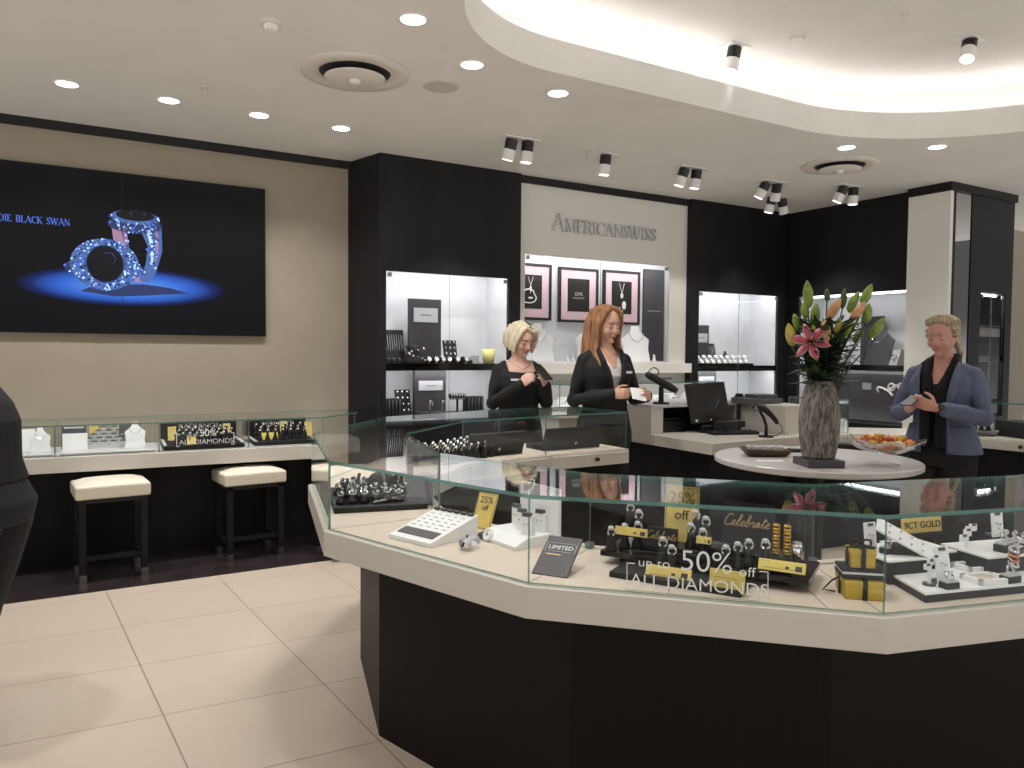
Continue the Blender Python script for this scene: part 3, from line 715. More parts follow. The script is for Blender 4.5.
def earring_board(label, loc, w, h, rows, cols, group, tilt=.25, rz=0, mt='black_matte'):
    t = thing('earring_board', label, 'jewellery display', loc, rz, group)
    T = Matrix.Rotation(-tilt, 4, 'X')
    bm = B(); box(bm, (0, 0, h/2), (w, .012, h), Mx=T); obj('board', bm, mt, t, bevel=.002)
    bm = B()
    for r in range(rows):
        for c in range(cols):
            sph(bm, (-w/2+w*(c+.5)/cols, -.009, h*(r+.6)/rows), (w*.22/cols, .006, h*.28/rows), 8, Mx=T)
    obj('jewellery', bm, 'silver', t, smooth=True)
    bm = B(); box(bm, (0, .09*h, .004), (w*.8, .42*h, .008)); obj('foot', bm, mt, t)
    return t
earring_board('dark chain board with long strands, left of the tall stand on the shelf', (2.60, 6.3, SH), .19, .30, 1, 9, 'black jewellery boards')
earring_board('black earring board right of the tall stand on the shelf', (3.07, 6.16, SH), .13, .21, 4, 3, 'black jewellery boards')
earring_board('small black board standing left of the dark stand under the shelf', (2.635, 6.2, .95), .14, .22, 4, 3, 'black jewellery boards')
def pad(label, loc, w, h, group, n=5, rz=0):
    t = thing('bracelet_pad', label, 'jewellery display', loc, rz, group)
    bm = B(); box(bm, (0, 0, h/2), (w, .09, h)); obj('pad', bm, 'black_matte', t, bevel=.006)
    bm = B()
    for i in range(n):
        xx = -w/2+w*(i+.5)/n; tube(bm, [(xx, -.047, .01), (xx, -.048, h*.9), (xx, -.02, h+.004)], .0035, 6)
    obj('bracelet_chains', bm, 'mid_grey', t, smooth=True)
pad('dark bracelet pad at the lower left corner under the cabinet shelf', (2.47, 6.1, .95), .16, .15, 'bracelet pads', rz=0)
pad('dark bracelet pad at lower right under the cabinet shelf, beside the blonde', (3.27, 6.12, .95), .17, .15, 'bracelet pads')
pad('flat dark bracelet pad at the left end of the cabinet shelf', (2.47, 6.07, SH), .15, .045, 'bracelet pads', 3)
t = thing('bangle_bust', 'black bust with silver drops on the left cabinet shelf, before the tall stand', 'jewellery display', (2.66, 6.06, SH), 0)
bm = B(); lathe(bm, [(0, 0), (.09, 0), (.085, .03), (.05, .1), (.07, .15), (.0, .16)], 20); obj('stand', bm, 'black_matte', t, smooth=True)
for k in range(9):
    bm = B(); sph(bm, (.075*math.cos(k*.7), -.07+.02*math.sin(k*1.3), .03+.012*k), .012, 8); obj('silver_drop', bm, 'silver', t, smooth=True)
wl = thing('watch', 'silver ladies watch on a black cuff on the left cabinet shelf', 'watch', (0, 0, 0), 0, 'watches on the left cabinet shelf')
bm = B(); cyl(bm, (-.025, 0, .03), (.025, 0, .03), .028, .028, 16); obj('cuff', bm, 'black_matte', wl, smooth=False)
bm = B(); torus(bm, (0, 0, .03), .032, .006, (1, 0, 0), 18, 6); obj('strap', bm, 'silver', wl, smooth=True)
bm = B(); cyl(bm, (0, -.03, .036), (0, -.042, .04), .018, .018, 16); obj('dial', bm, 'pure_white', wl)
for k, (x, y) in enumerate(((2.78, 6.03), (2.84, 6.02), (2.90, 6.03), (2.98, 6.03), (3.05, 6.03), (3.12, 6.02))):
    if k == 0: wl.location = (x, y, SH)
    else: dup(wl, (x, y, SH), .3*(k % 3)-.2)
t = thing('display_tray', 'flat black tray of watches, right half of the left cabinet shelf', 'tray', (3.12, 6.13, SH), 0)
bm = B(); box(bm, (0, 0, .015), (.22, .14, .03)); obj('tray', bm, 'black_matte', t, bevel=.004)
bm = B()
for k in range(6): cyl(bm, (-.09+.036*k, -.03, .034), (-.09+.036*k, -.034, .05), .014, .014, 12)
obj('watch_dials', bm, 'mid_grey', t)
bm = B(); lathe(bm, [(0, 0), (.036, 0), (.036, .07), (.03, .07), (.03, .01), (0, .01)], 20); tag(obj('candle_glass', bm, 'cool_grey', Mx=TR((3.27, 6.09, SH))), 'small grey glass cup on the shelf beside the yellow cup', 'cup')
bm = B(); lathe(bm, [(0, 0), (.048, 0), (.062, .13), (.055, .13), (.042, .012), (0, .012)], 24); tag(obj('yellow_cup', bm, 'pale_yellow', smooth=True, Mx=TR((3.405, 6.08, SH))), 'pale yellow cup at the right end of the left cabinet shelf', 'cup')
for k, (x, l) in enumerate(((2.80, 'thin silver bangle hook, left one before the lower dark stand'), (2.92, 'thin silver bangle hook, right one before the lower dark stand'))):
    bm = B(); tube(bm, [(0, 0, 0), (0, 0, .1), (.008, 0, .125), (.02, -.005, .115), (.022, -.006, .08)], .006, 8); tag(obj('bangle_hook', bm, 'silver', smooth=True, Mx=TR((x, 6.03, .95))), l, 'jewellery')
t = thing('bracelet_bar', 'black T-bar with dark bracelets, right of the lower dark stand', 'jewellery display', (3.09, 6.08, .95), 0)
bm = B(); cyl(bm, (0, 0, 0), (0, 0, .012), .05, .05); cyl(bm, (0, 0, .012), (0, 0, .15), .01, .01); cyl(bm, (-.08, 0, .16), (.08, 0, .16), .02, .02); obj('bar', bm, 'black_matte', t)
bm = B()
for k in range(6): torus(bm, (-.065+.026*k, 0, .155), .026, .005, (1, 0, 0), 16, 6)
obj('bracelets', bm, 'brushed_steel', t, smooth=True)

# ---- contents of the corner cabinet
S2 = 1.37
display_stand('dark grey display stand with silver plate at the left of the corner cabinet shelf', (6.10, 6.16, S2), .26, .44, .30, 'dark display stands')
display_stand('dark grey display stand with white plate under the corner cabinet shelf', (6.16, 6.12, .95), .30, .36, .26, 'dark display stands')
earring_board('dark strand board beside the dark stand in the corner cabinet', (6.36, 6.22, S2), .13, .25, 1, 6, 'black jewellery boards')
bust('small dark grey bust on the corner cabinet shelf', (6.56, 6.22, S2), 0, .16, None, 'dark_grey')
t = thing('display_tray', 'black tray with white pads on the corner cabinet shelf', 'tray', (6.37, 6.1, S2), 0)
bm = B(); box(bm, (0, 0, .012), (.86, .12, .024)); obj('tray', bm, 'black_gloss', t)
wp = thing('bangle_pad', 'white sloping bangle pad on the corner cabinet tray', 'jewellery display', (0, 0, 0), 0, 'white pads on the corner cabinet tray')
bm = B(); loft(bm, [[V((-.022, -.05, 0)), V((.022, -.05, 0)), V((.022, .05, 0)), V((-.022, .05, 0))], [V((-.022, -.045, .02)), V((.022, -.045, .02)), V((.022, .04, .09)), V((-.022, .04, .09))]]); obj('pad', bm, 'pure_white', wp, bevel=.004)
bm = B(); torus(bm, (0, -.01, .055), .02, .004, (0, -.5, 1), 14, 6); obj('bangle', bm, 'brushed_steel', wp, smooth=True)
for k in range(9):
    p = (6.02+.088*k, 6.09, S2+.024)
    if k == 0: wp.location = p
    else: dup(wp, p, -.5 if k > 5 else -.15)
# ---- contents of the right dim cabinet (local X runs toward the camera, so use world coordinates)
bust('dark grey necklace bust in the dim right cabinet, behind the lily buds', (7.5, 4.98, 1.395), -PI/2, .42, None, 'slate')
bm = B(); box(bm, (0, 0, .26), (.03, .26, .52)); tag(obj('display_board', bm, 'dark_grey', Mx=TR((7.64, 5.15, 1.395))), 'dark back board behind the grey bust in the right cabinet', 'board')
for k, (y, l) in enumerate(((5.62, 'white jewellery tower at the far left in the right cabinet, behind lilies'), (5.35, 'white jewellery pad in the right cabinet, left of the grey bust'), (4.72, 'white jewellery pad in the right cabinet, nearest the white pillar'))):
    t = thing('jewellery_pad', l, 'jewellery display', (7.42, y, 1.395), -PI/2-.2)
    bm = B(); loft(bm, [[V((-.05, -.06, 0)), V((.05, -.06, 0)), V((.05, .06, 0)), V((-.05, .06, 0))], [V((-.05, .0, .16)), V((.05, .0, .16)), V((.05, .05, .16)), V((-.05, .05, .16))]]); obj('pad', bm, 'light_grey', t, bevel=.004)
    bm = B(); torus(bm, (0, -.04, .09), .03, .006, (0, -1, .4), 14, 6); sph(bm, (.01, -.05, .05), .012, 8); obj('bracelet', bm, 'silver', t, smooth=True)
t = thing('logo_board', 'dark grey board with white swirl mark in the lower right cabinet', 'board', (7.42, 5.12, .98), -PI/2)
bm = B(); box(bm, (0, 0, .16), (1.2, .025, .32)); obj('board', bm, 'slate', t)
bm = B(); c = []
for k in range(15): c.append(V((.22+.02*k-.05*math.sin(k*.9), -.017, .13+.05*math.sin(k*.75)+.003*k)))
tube(bm, c, .011, 8); torus(bm, (.36, -.017, .19), .035, .011, (0, 1, 0)); torus(bm, (.46, -.017, .2), .03, .011, (0, 1, 0)); obj('swirl_mark', bm, 'white_vinyl', t, smooth=True)
bm = B(); box(bm, (.08, -.016, .19), (.10, .004, .07)); obj('white_patch', bm, 'cool_grey', t)
# ---- pillar cabinet and the shop fitting beyond
t = thing('framed_picture', 'small grey framed picture in the narrow pillar cabinet', 'picture', (7.96, 4.3, 1.5+.42), 0)
bm = B(); w = .03
bx(bm, (-.09, -.02, -.12), (-.06, 0, .12)); bx(bm, (.06, -.02, -.12), (.09, 0, .12)); bx(bm, (-.06, -.02, -.12), (.06, 0, -.09)); bx(bm, (-.06, -.02, .09), (.06, 0, .12)); obj('frame', bm, 'light_grey', t)
bm = B(); bx(bm, (-.06, -.01, -.09), (.06, -.002, .09)); obj('picture_print', bm, 'dark_grey', t)
bm = B(); box(bm, (7.985, 4.27, 1.74), (.44, .28, .1)); bx(bm, (7.765, 4.13, 1.775), (8.205, 4.42, 1.795)); tag(obj('glass_shelf', bm, 'mid_grey'), 'grey upper shelf inside the narrow pillar cabinet', 'shelf')
bm = B(); box(bm, (7.985, 4.3, 1.27), (.36, .2, .09)); tag(obj('dark_box', bm, 'black_plastic'), 'flat black box in the narrow pillar cabinet', 'box')
t = thing('shelf_unit', 'dark shelf unit with patterned boxes at the right edge, beyond the pillar', 'shelf', (9.05, 5.2, 0), 0)
bm = B(); bx(bm, (-.6, -.3, 1.74), (.9, 0, 1.78)); bx(bm, (-.6, -.3, 2.07), (.9, 0, 2.1)); bx(bm, (-.6, -.03, 1.78), (.9, 0, 2.07)); obj('shelf_boards', bm, 'dark_grey', t)
bm = B()
for k in range(5): box(bm, (-.48+.25*k, -.15, 1.9), (.18, .18, .22))
obj('boxes', bm, 'black_plastic', t)
bm = B()
for k in range(12): box(bm, (-.55+.1*k, -.245, 1.9), (.02, .006, .2), Mx=None)
obj('box_stripes', bm, 'mid_grey', t)

# ================================================================ LEFT WALL COUNTER AND STOOLS
LC = [(-1.6, 5.93), (1.80, 5.73)]       # front edge of the slab
LZ0, LZ1, LG = .682, .785, .995
t = thing('wall_counter', 'long glass topped jewellery counter along the wall under the screen', 'counter', (0, 0, 0))
e = (V(LC[1])-V(LC[0])).normalized(); nrm = V((-e.y, e.x))
bm = B(); prism(bm, [LC[0], LC[1], (2.18, 6.05), (2.2, 6.43), (-1.6, 6.43)], LZ0, LZ1); obj('slab', bm, 'white_laminate', t, bevel=.003)
bm = B(); prism(bm, [(-1.6, 6.2), (1.72, 6.08), (1.95, 6.3), (1.95, 6.43), (-1.6, 6.43)], 0.005, LZ0); obj('base', bm, 'black_laminate', t)
bm = B(); prism(bm, [(-1.6, 6.02), (1.75, 5.86), (2.1, 6.15), (2.1, 6.43), (-1.6, 6.43)], LZ1, LZ1+.004); obj('deck', bm, 'light_grey', t)
def on_lc(s, d=0):      # s metres along the front edge measured in world X
    k = (s-LC[0][0])/(LC[1][0]-LC[0][0]); p = V(LC[0]).lerp(V(LC[1]), k); return p+nrm*d
a, b = on_lc(-1.6, .03), on_lc(1.78, .03)
bm = B(); pane(bm, a, b, LZ1, LG-.01); obj('front_glass', bm, ['glass', 'edge_soft'], t)
bm = B(); pane(bm, b, (2.14, 6.07), LZ1, LG-.01); obj('end_glass', bm, ['glass', 'edge_soft'], t)
bm = B(); prism(bm, [tuple(on_lc(-1.6, .012)), tuple(on_lc(1.79, .012)), (2.16, 6.06), (2.18, 6.43), (-1.6, 6.43)], LG-.01, LG, 0, 1); obj('glass_top', bm, ['glass', 'edge'], t)
for s in (-.62, .02, .645, 1.24):
    bm = B(); p, q = on_lc(s, .04), on_lc(s, .58); pane(bm, p, q, LZ1, LG-.01, .01); obj('glass_divider', bm, ['glass', 'edge_soft'], t)
ANG = math.atan2(e.y, e.x)
def lc_place(s, d): p = on_lc(s, d); return (p.x, p.y, LZ1+.004)
def tray(label, loc, w, d, h, mt, rz, group='trays on the wall counter', lip=None, back=0):
    t = thing('display_tray', label, 'tray', loc, rz, group)
    bm = B(); box(bm, (0, 0, h/2), (w, d, h)); obj('tray', bm, mt, t, bevel=.003)
    if back:
        bm = B(); box(bm, (0, d/2-.012, back/2+h), (w, .012, back)); obj('back_board', bm, 'black_plastic', t)
    if lip:
        bm = B()
        for s in (-1, 1): box(bm, (s*(w/2-.01), 0, h+.004), (.02, d, .008)); 
        obj('trim_strip', bm, lip, t)
    return t
tray('pale display tray on the wall counter nearest the person in black', lc_place(-.27, .28), .54, .42, .012, 'light_grey', ANG)
tray('pale tray with stepped ring rows and white bust on the wall counter', lc_place(.335, .28), .58, .42, .012, 'light_grey', ANG)
tray('black tray behind the white 50% lettering on the wall counter', lc_place(.945, .28), .54, .42, .03, 'black_matte', ANG, lip='light_grey', back=.165)
tray('black tray at the right end of the wall counter', lc_place(1.52, .30), .46, .40, .03, 'black_matte', ANG, lip='light_grey', back=.165)
bust('white necklace bust at the left on the wall counter, beside the person in black', lc_place(-.07, .2)[:2]+(LZ1+.016,), ANG+.2, .17, None)
bust('white necklace bust right of the stepped ring rows on the wall counter', lc_place(.50, .2)[:2]+(LZ1+.016,), ANG, .185, None)
def card(label, loc, w, h, mt, rz, tilt=.2, cat='sign', group=None, name='price_card', th=.004):
    t = thing(name, label, cat, loc, rz, group)
    T = Matrix.Rotation(-tilt, 4, 'X')
    bm = B(); box(bm, (0, 0, h/2), (w, th, h), Mx=T); obj('card', bm, mt, t)
    bm = B(); box(bm, (0, h*math.sin(tilt)*.6+.01, .003), (w*.6, .05, .006)); obj('foot', bm, mt, t)
    return t, T
c, T = card('white price card with black header on the wall counter, left of ring rows', lc_place(.13, .2)[:2]+(LZ1+.016,), .15, .12, 'pure_white', ANG)
c, T = card('dark card behind the white price card on the wall counter', lc_place(.12, .3)[:2]+(LZ1+.016,), .15, .165, 'slate', ANG)
bm = B(); box(bm, (0, -.004, .15), (.12, .002, .012), Mx=T); obj('card_lettering', bm, 'light_grey', c)
c, T = card('dark card standing behind the white bust on the wall counter', lc_place(.47, .34)[:2]+(LZ1+.016,), .14, .17, 'slate', ANG)
card('white price card on the pale tray nearest the person in black', lc_place(-.17, .3)[:2]+(LZ1+.016,), .12, .15, 'pure_white', ANG)
# stepped rows of ring plates climbing to the middle
rs = thing('ring_plate', 'dark ring plate on the stepped pale rows of the wall counter', 'ring display', (0, 0, 0), 0, 'ring plates on the stepped rows')
bm = B(); box(bm, (0, 0, .012), (.046, .03, .024)); obj('block', bm, 'light_grey', rs)
bm = B(); box(bm, (0, -.002, .027), (.042, .026, .007)); obj('pad', bm, 'slate', rs)
bm = B(); torus(bm, (0, -.004, .036), .008, .002, (1, 0, .2), 12, 6); obj('ring', bm, 'silver', rs, smooth=True)
st = thing('stepped_riser', 'pale stepped riser under the ring plates on the wall counter', 'riser', lc_place(.335, .30)[:2]+(LZ1+.016,), ANG, None)
for k in range(5):
    bm = B(); box(bm, (0, .0+.035*k, .011+.011*k), (.36-.055*k, .034, .022+.022*k)); obj('step', bm, 'light_grey', st)
n = 0
for k in range(5):
    for i in range(6-k):
        w = .36-.055*k; lx = -w/2+w*(i+.5)/(6-k); ly = .035*k
        p = V(lc_place(.335, .30)); q = p + V((e.x*lx-e.y*ly, e.y*lx+e.x*ly, .012+.022+.022*k))
        if n == 0: rs.location = q; rs.rotation_euler.z = ANG
        else: dup(rs, q, ANG)
        n += 1
for s, d, l in ((.24, .42, 'gold tag at the left behind the stepped ring rows'), (.42, .42, 'gold tag at the right behind the stepped ring rows'), (.74, .24, 'gold tag at the left of the black 50% tray'), (1.13, .36, 'gold tag at the right back of the black 50% tray'), (1.56, .40, 'gold tag at the back of the rightmost wall counter tray'), (1.72, .25, 'gold tag at the right end of the rightmost wall counter tray')):
    z = LZ1+(.016 if s < .6 else .035)
    t, T = card(l, lc_place(s, d)[:2]+(z+(.06 if s < .6 else .02),), .055, .10, 'gold_card', ANG, .15, 'tag', 'gold tags on the wall counter', 'gold_tag')
    bm = B(); box(bm, (0, .0, -.03), (.05, .02, .06 if s < .6 else .02)); obj('block', bm, 'dark_grey', t)
for s, d, w, l in ((1.42, .2, .12, 'yellow price plate on the rightmost wall counter tray'), (.86, .12, .06, 'small yellow price plate at the front of the black 50% tray')):
    t, T = card(l, lc_place(s, d)[:2]+(LZ1+.034,), w, .055, 'yellow_card', ANG, .3, 'tag', None, 'price_plate')
bk = tiny_ring_stand('black ring stand on the tray behind the 50% lettering of the wall counter', 'black ring stands on the tray behind the 50% lettering', 'black_matte', 'silver')
bk.scale = (1.5,)*3; n = 0
for j in range(3):
    for i in range(9):
        p = lc_place(.76+.045*i+.02*(j % 2), .14+.09*j)[:2]+(LZ1+.034+.014*j,)
        if n == 0: bk.location = p
        else: dup(bk, p, .1*n, scale=1.5)
        n += 1
for j in range(3):
    for i in range(7):
        p = lc_place(1.34+.055*i+.02*(j % 2), .16+.09*j)[:2]+(LZ1+.034+.014*j,)
        dup(bk, p, .1*i, 'black ring stand on the rightmost tray of the wall counter', 'black ring stands on the rightmost tray', scale=1.5)
# lettering on the glass front
t = thing('glass_lettering', 'white 50% ALL DIAMONDS lettering with corner brackets on the wall counter', 'lettering', (0, 0, 0))
def lcM(s, z): p = on_lc(s, .024); return upright((p.x, p.y-.003, z), ANG)
text('lettering', 'RADIANCE', .05, 'light_grey', lcM(.90, .958), t, sx=1.1, bold=-.0008)
text('lettering', '50%', .068, 'white_vinyl', lcM(.96, .905), t); text('lettering', 'up to', .03, 'white_vinyl', lcM(.855, .895), t); text('lettering', 'off', .03, 'white_vinyl', lcM(1.055, .905), t)
text('lettering', 'ALL DIAMONDS', .048, 'white_vinyl', lcM(.95, .845), t, sx=1.05, bold=-.0006)
for s in (.755, 1.135):
    bm = B(); T = lcM(s, .84); sg = 1 if s < .9 else -1
    box(bm, (0, .02, 0), (.004, .085, .001), Mx=T); box(bm, (sg*.01, -.022, 0), (.02, .004, .001), Mx=T); box(bm, (sg*.01, .062, 0), (.02, .004, .001), Mx=T); obj('bracket', bm, 'white_vinyl', t)
t = thing('glass_lettering', 'grey lettering over the rightmost black tray of the wall counter', 'lettering', (0, 0, 0))
text('lettering', 'MOMENT', .048, 'light_grey', lcM(1.44, .955), t, sx=1.1, bold=-.0008)

def stool(label, loc, rz):
    t = thing('stool', label, 'stool', loc, rz, 'cream seated stools at the wall counter')
    W, D = .44, .36
    bm = B(); box(bm, (0, 0, .575), (W, D, .085))
    bmesh.ops.subdivide_edges(bm, edges=bm.edges[:], cuts=5, use_grid_fill=True)
    for v in bm.verts:
        if v.co.z > .6: v.co.z += .028*max(0, 1-(abs(v.co.x)/(W/2))**4)*max(0, 1-(abs(v.co.y)/(D/2))**4)
    obj('seat', bm, 'seat_leather', t, bevel=.012, smooth=False)
    bm = B(); box(bm, (0, 0, .519), (W-.03, D-.03, .028)); obj('seat_frame', bm, 'black_matte', t)
    for sx in (-1, 1):
        for sy in (-1, 1):
            bm = B(); box(bm, (sx*(W/2-.04), sy*(D/2-.035), .28), (.04, .04, .48)); l = obj('leg', bm, 'black_laminate', t)
            bm = B(); box(bm, (sx*(W/2-.04), sy*(D/2-.035), .024), (.042, .042, .048)); obj('foot_cap', bm, 'brushed_steel', l)
        bm = B(); box(bm, (sx*(W/2-.04), 0, .12), (.025, D-.1, .03)); obj('stretcher', bm, 'black_laminate', t)
    bm = B(); box(bm, (0, -(D/2-.035), .15), (W-.1, .025, .03)); obj('stretcher', bm, 'black_laminate', t)
    return t
s0 = stool('cream padded stool left, under the pale counter trays', (.335, 5.735, .004), .06)
dup(s0, (1.245, 5.815, .004), .08, 'cream padded stool in the middle, below the white 50% lettering')
dup(s0, tuple((atz(349, 474, .6)+V((.02, .05, 0))).xy)+(.004,), .1, 'cream padded stool at right, half hidden by the near counter')
# ================================================================ THE GLASS COUNTERS
ZT, ZG = .885, 1.122
Lt, L_, C1, C2, D_, E_ = (1.013, 3.503), (.798, 2.574), (1.069, 1.704), (1.68, 1.073), (2.567, .83), (3.7, .80)
Mo, No, Oo = (1.647, 4.19), (2.54, 4.42), (3.18, 4.42)
Mi, Ni, Oi = (1.93, 3.70), (2.54, 3.80), (3.18, 3.83)
near_o = [Lt, L_, C1, C2, D_, E_]
near_i = inset_pts(near_o, .47); near_i[0] = V((1.47, 3.26))
t = thing('glass_counter', 'large many sided glass jewellery counter with white slab and black base, nearest camera', 'counter', (0, 0, 0))
t2 = lambda p: (p[0], p[1])
slab_poly = [t2(p) for p in [Oo, No, Mo] + near_o] + [t2(p) for p in reversed(near_i)] + [Mi, Ni, Oi]
bm = B(); prism(bm, slab_poly, ZT-.09, ZT-.004); obj('slab', bm, 'white_laminate', t, bevel=.002)
din = inset_pts([Oo, No, Mo]+near_o, .028)
deck_poly = [t2(p) for p in din] + [t2(p) for p in reversed(near_i)] + [Mi, Ni, Oi]
bm = B(); prism(bm, deck_poly, ZT-.004, ZT); obj('deck', bm, 'deck_cream', t)
bo = [(1.282, 3.55), (1.082, 2.787), (1.33, 1.855), (1.835, 1.33), (2.62, 1.1), (3.7, 1.07)]
bi = [t2(p) for p in inset_pts(near_o, .46)]; bi[0] = (1.46, 3.25)
PLINTH = [(3.12, 4.2), (2.55, 4.2), (1.75, 3.98)] + bo + bi[::-1] + [(1.96, 3.72), (2.54, 3.82), (3.12, 3.85)]
bm = B(); prism(bm, PLINTH, 0.0, ZT-.09); obj('base', bm, 'dark_wood', t)
# thin seams across the deck
bm = B()
for o, i in list(zip(near_o, near_i))[1:5]:
    d = (V(i)-V(o)).normalized(); n = V((-d.y, d.x))*.0012; a = V(o)+d*.03; b = V(i)
    prism(bm, [a-n, b-n, b+n, a+n], ZT, ZT+.0006)
for s, (p, q, r, u) in ((.42, (C1, C2, near_i[2], near_i[3])), (.86, (C1, C2, near_i[2], near_i[3]))):
    a = V(p).lerp(V(q), s); b = V(r).lerp(V(u), s); d = (b-a).normalized(); n = V((-d.y, d.x))*.0012; a = a+d*.03
    prism(bm, [a-n, b-n, b+n, a+n], ZT, ZT+.0006)
obj('deck_seam', bm, 'mid_grey', t)
go = inset_pts(near_o, .02); gi = [t2(p) for p in inset_pts(near_o, .43)]; gi[0] = (1.41, 3.29)
for k in range(len(go)-1):
    bm = B(); pane(bm, go[k], go[k+1], ZT, ZG-.01); obj('front_glass', bm, ['glass', 'edge_soft'], t)
    bm = B(); pane(bm, gi[k], gi[k+1], ZT, ZG-.01); obj('back_glass', bm, ['glass', 'edge_soft'], t)
    bm = B(); glass_lid(bm, t2(go[k]), t2(go[k+1]), t2(gi[k+1]), t2(gi[k]), ZG-.01, ZG); obj('glass_top', bm, ['glass', 'edge'], t)
bm = B()
for k in (2, 3):
    p = V(gi[k]); box(bm, (p.x, p.y, ZT+.01), (.022, .022, .02), rz=.4)
obj('glass_foot', bm, 'edge_soft', t)
# far run of the same counter, with drawers toward the inside
fo = inset_pts([Oo, No, Mo, Lt], .025); fi = [t2(p) for p in (Oi, Ni, Mi, (1.41, 3.29))]; fi = [(x-.0, y+.03) for x, y in fi[:3]]+[fi[3]]
for k in range(3):
    bm = B(); pane(bm, fo[k], fo[k+1], ZT, ZG-.01); obj('front_glass', bm, ['glass', 'edge_soft'], t)
    if k < 2: bm = B(); pane(bm, fi[k], fi[k+1], ZT, ZG-.01); obj('back_glass', bm, ['glass', 'edge_soft'], t)
    bm = B(); glass_lid(bm, t2(fo[k]), t2(fo[k+1]), fi[k+1], fi[k], ZG-.01, ZG, (1 if k == 0 else 0, 0)); obj('glass_top', bm, ['glass', 'edge'], t)
bm = B(); pane(bm, fo[0], fi[0], ZT, ZG-.01); obj('end_glass', bm, ['glass', 'edge_soft'], t)
bm = B(); pane(bm, fo[1], fi[1], ZT, ZG-.01); obj('glass_divider', bm, ['glass', 'edge_soft'], t)
for a, b in ((Mi, Ni), (Ni, Oi)):
    d = (V(b)-V(a)).normalized(); n = V((d.y, -d.x)); p = V(a)+d*.03+n*.001; q = V(b)-d*.01+n*.001
    bm = B(); prism(bm, [p, q, q+n*.012, p+n*.012], ZT-.088, ZT-.012); dr = obj('drawer', bm, 'white_laminate', t, bevel=.002)
    m = p.lerp(q, .55)+n*.012
    bm = B(); cyl(bm, (m.x, m.y, ZT-.045), (m.x+n.x*.02, m.y+n.y*.02, ZT-.045), .011, .013, 12); obj('knob', bm, 'black_plastic', dr)

# ---------------------------------------------------------------- till desk
DX, DY = 3.87, 3.78
t = thing('till_desk', 'white till desk with open cubby and raised back shelf', 'desk', (0, 0, 0))
bm = B(); prism(bm, [(DX, DY), (4.80, DY+.02), (4.80, 4.95), (DX+.03, 4.95)], ZT-.078, ZT); obj('worktop', bm, 'white_laminate', t, bevel=.002)
bm = B(); prism(bm, [(DX+.12, DY+.14), (4.8, DY+.14), (4.8, 4.9), (DX+.12, 4.9)], 0, ZT-.078); obj('base', bm, 'black_laminate', t)
TF = 4.43   # front of the raised shelf
bm = B(); bx(bm, (DX+.02, TF, ZT), (DX+.14, 4.95, 1.105)); bx(bm, (4.78, TF, ZT), (4.80, 4.95, 1.085)); bx(bm, (DX+.02, 4.93, ZT), (4.8, 4.95, 1.085)); obj('cubby_side', bm, 'white_laminate', t)
bm = B(); bx(bm, (DX+.02, TF-.005, 1.085), (4.80, 4.96, 1.106)); obj('raised_shelf', bm, 'light_grey', t)
bm = B(); bx(bm, (DX+.15, 4.85, ZT), (4.78, 4.93, 1.085)); obj('cubby_back', bm, 'dark_grey', t)
bm = B(); bx(bm, (DX+.145, TF+.04, .985), (4.775, 4.84, .997)); obj('cubby_shelf', bm, 'black_plastic', t)
bm = B(); bx(bm, (DX+.16, TF+.05, ZT), (DX+.42, 4.8, .975)); tag(obj('cash_box', bm, 'black_plastic', bevel=.004), 'black box tucked in the open cubby of the till desk', 'box')
# ---------------------------------------------------------------- right-hand counter run
RC_i = [(4.83, 3.81), (5.35, 3.75), (6.04, 3.23), (6.06, 2.5), (5.7, 1.6)]
RC_o = [t2(p) for p in inset_pts(RC_i, .55)]
t = thing('glass_counter', 'curved white counter with glass case and drawers, behind the customer in denim', 'counter', (0, 0, 0))
RP = RC_i + RC_o[::-1]
bm = B(); prism(bm, RP, ZT-.082, ZT); obj('slab', bm, 'white_laminate', t, bevel=.002)
rb1 = [t2(p) for p in inset_pts(RC_i, .03)]; rb2 = [t2(p) for p in inset_pts(RC_i, .35)]
bm = B(); prism(bm, rb1+rb2[::-1], 0, ZT-.082); obj('base', bm, 'black_laminate', t)
for (a, b) in zip(RC_i[:-1], RC_i[1:]):
    d = (V(b)-V(a)).normalized(); n = V((d.y, -d.x)); L = (V(b)-V(a)).length
    p = V(a)+d*.02+n*.001; q = V(b)-d*.02+n*.001
    bm = B(); prism(bm, [p, q, q+n*.012, p+n*.012], ZT-.08, ZT-.012); dr = obj('drawer', bm, 'white_laminate', t, bevel=.002)
    m = p.lerp(q, .5)+n*.012
    bm = B(); cyl(bm, (m.x, m.y, ZT-.045), (m.x+n.x*.02, m.y+n.y*.02, ZT-.045), .012, .014, 12); obj('knob', bm, 'black_plastic', dr)
# raised white block next to the till, then the glass case
bm = B(); prism(bm, [(4.82, 3.96), (5.14, 3.93), (5.18, 4.36), (4.82, 4.40)], ZT, 1.10); obj('raised_block', bm, 'white_laminate', t)
rgi = [t2(p) for p in inset_pts(RC_i, .06)]; rgo = [t2(p) for p in inset_pts(RC_i, .52)]
rgi[0] = (5.02, rgi[0][1]+.0); rgo[0] = (5.2, rgo[0][1])
ZR = 1.15
case = [((5.16, 3.84), (5.38, 3.815), (5.75, 4.18), (5.3, 4.32))]
p = case[0]
for a, b, nm in ((p[0], p[1], 'front_glass'), (p[1], p[2], 'end_glass'), (p[2], p[3], 'back_glass'), (p[3], p[0], 'end_glass')):
    bm = B(); pane(bm, a, b, ZT, ZR-.01); obj(nm, bm, ['glass', 'edge_soft'], t)
bm = B(); prism(bm, list(p), ZR-.01, ZR, 0, 1); obj('glass_top', bm, ['glass', 'edge'], t)
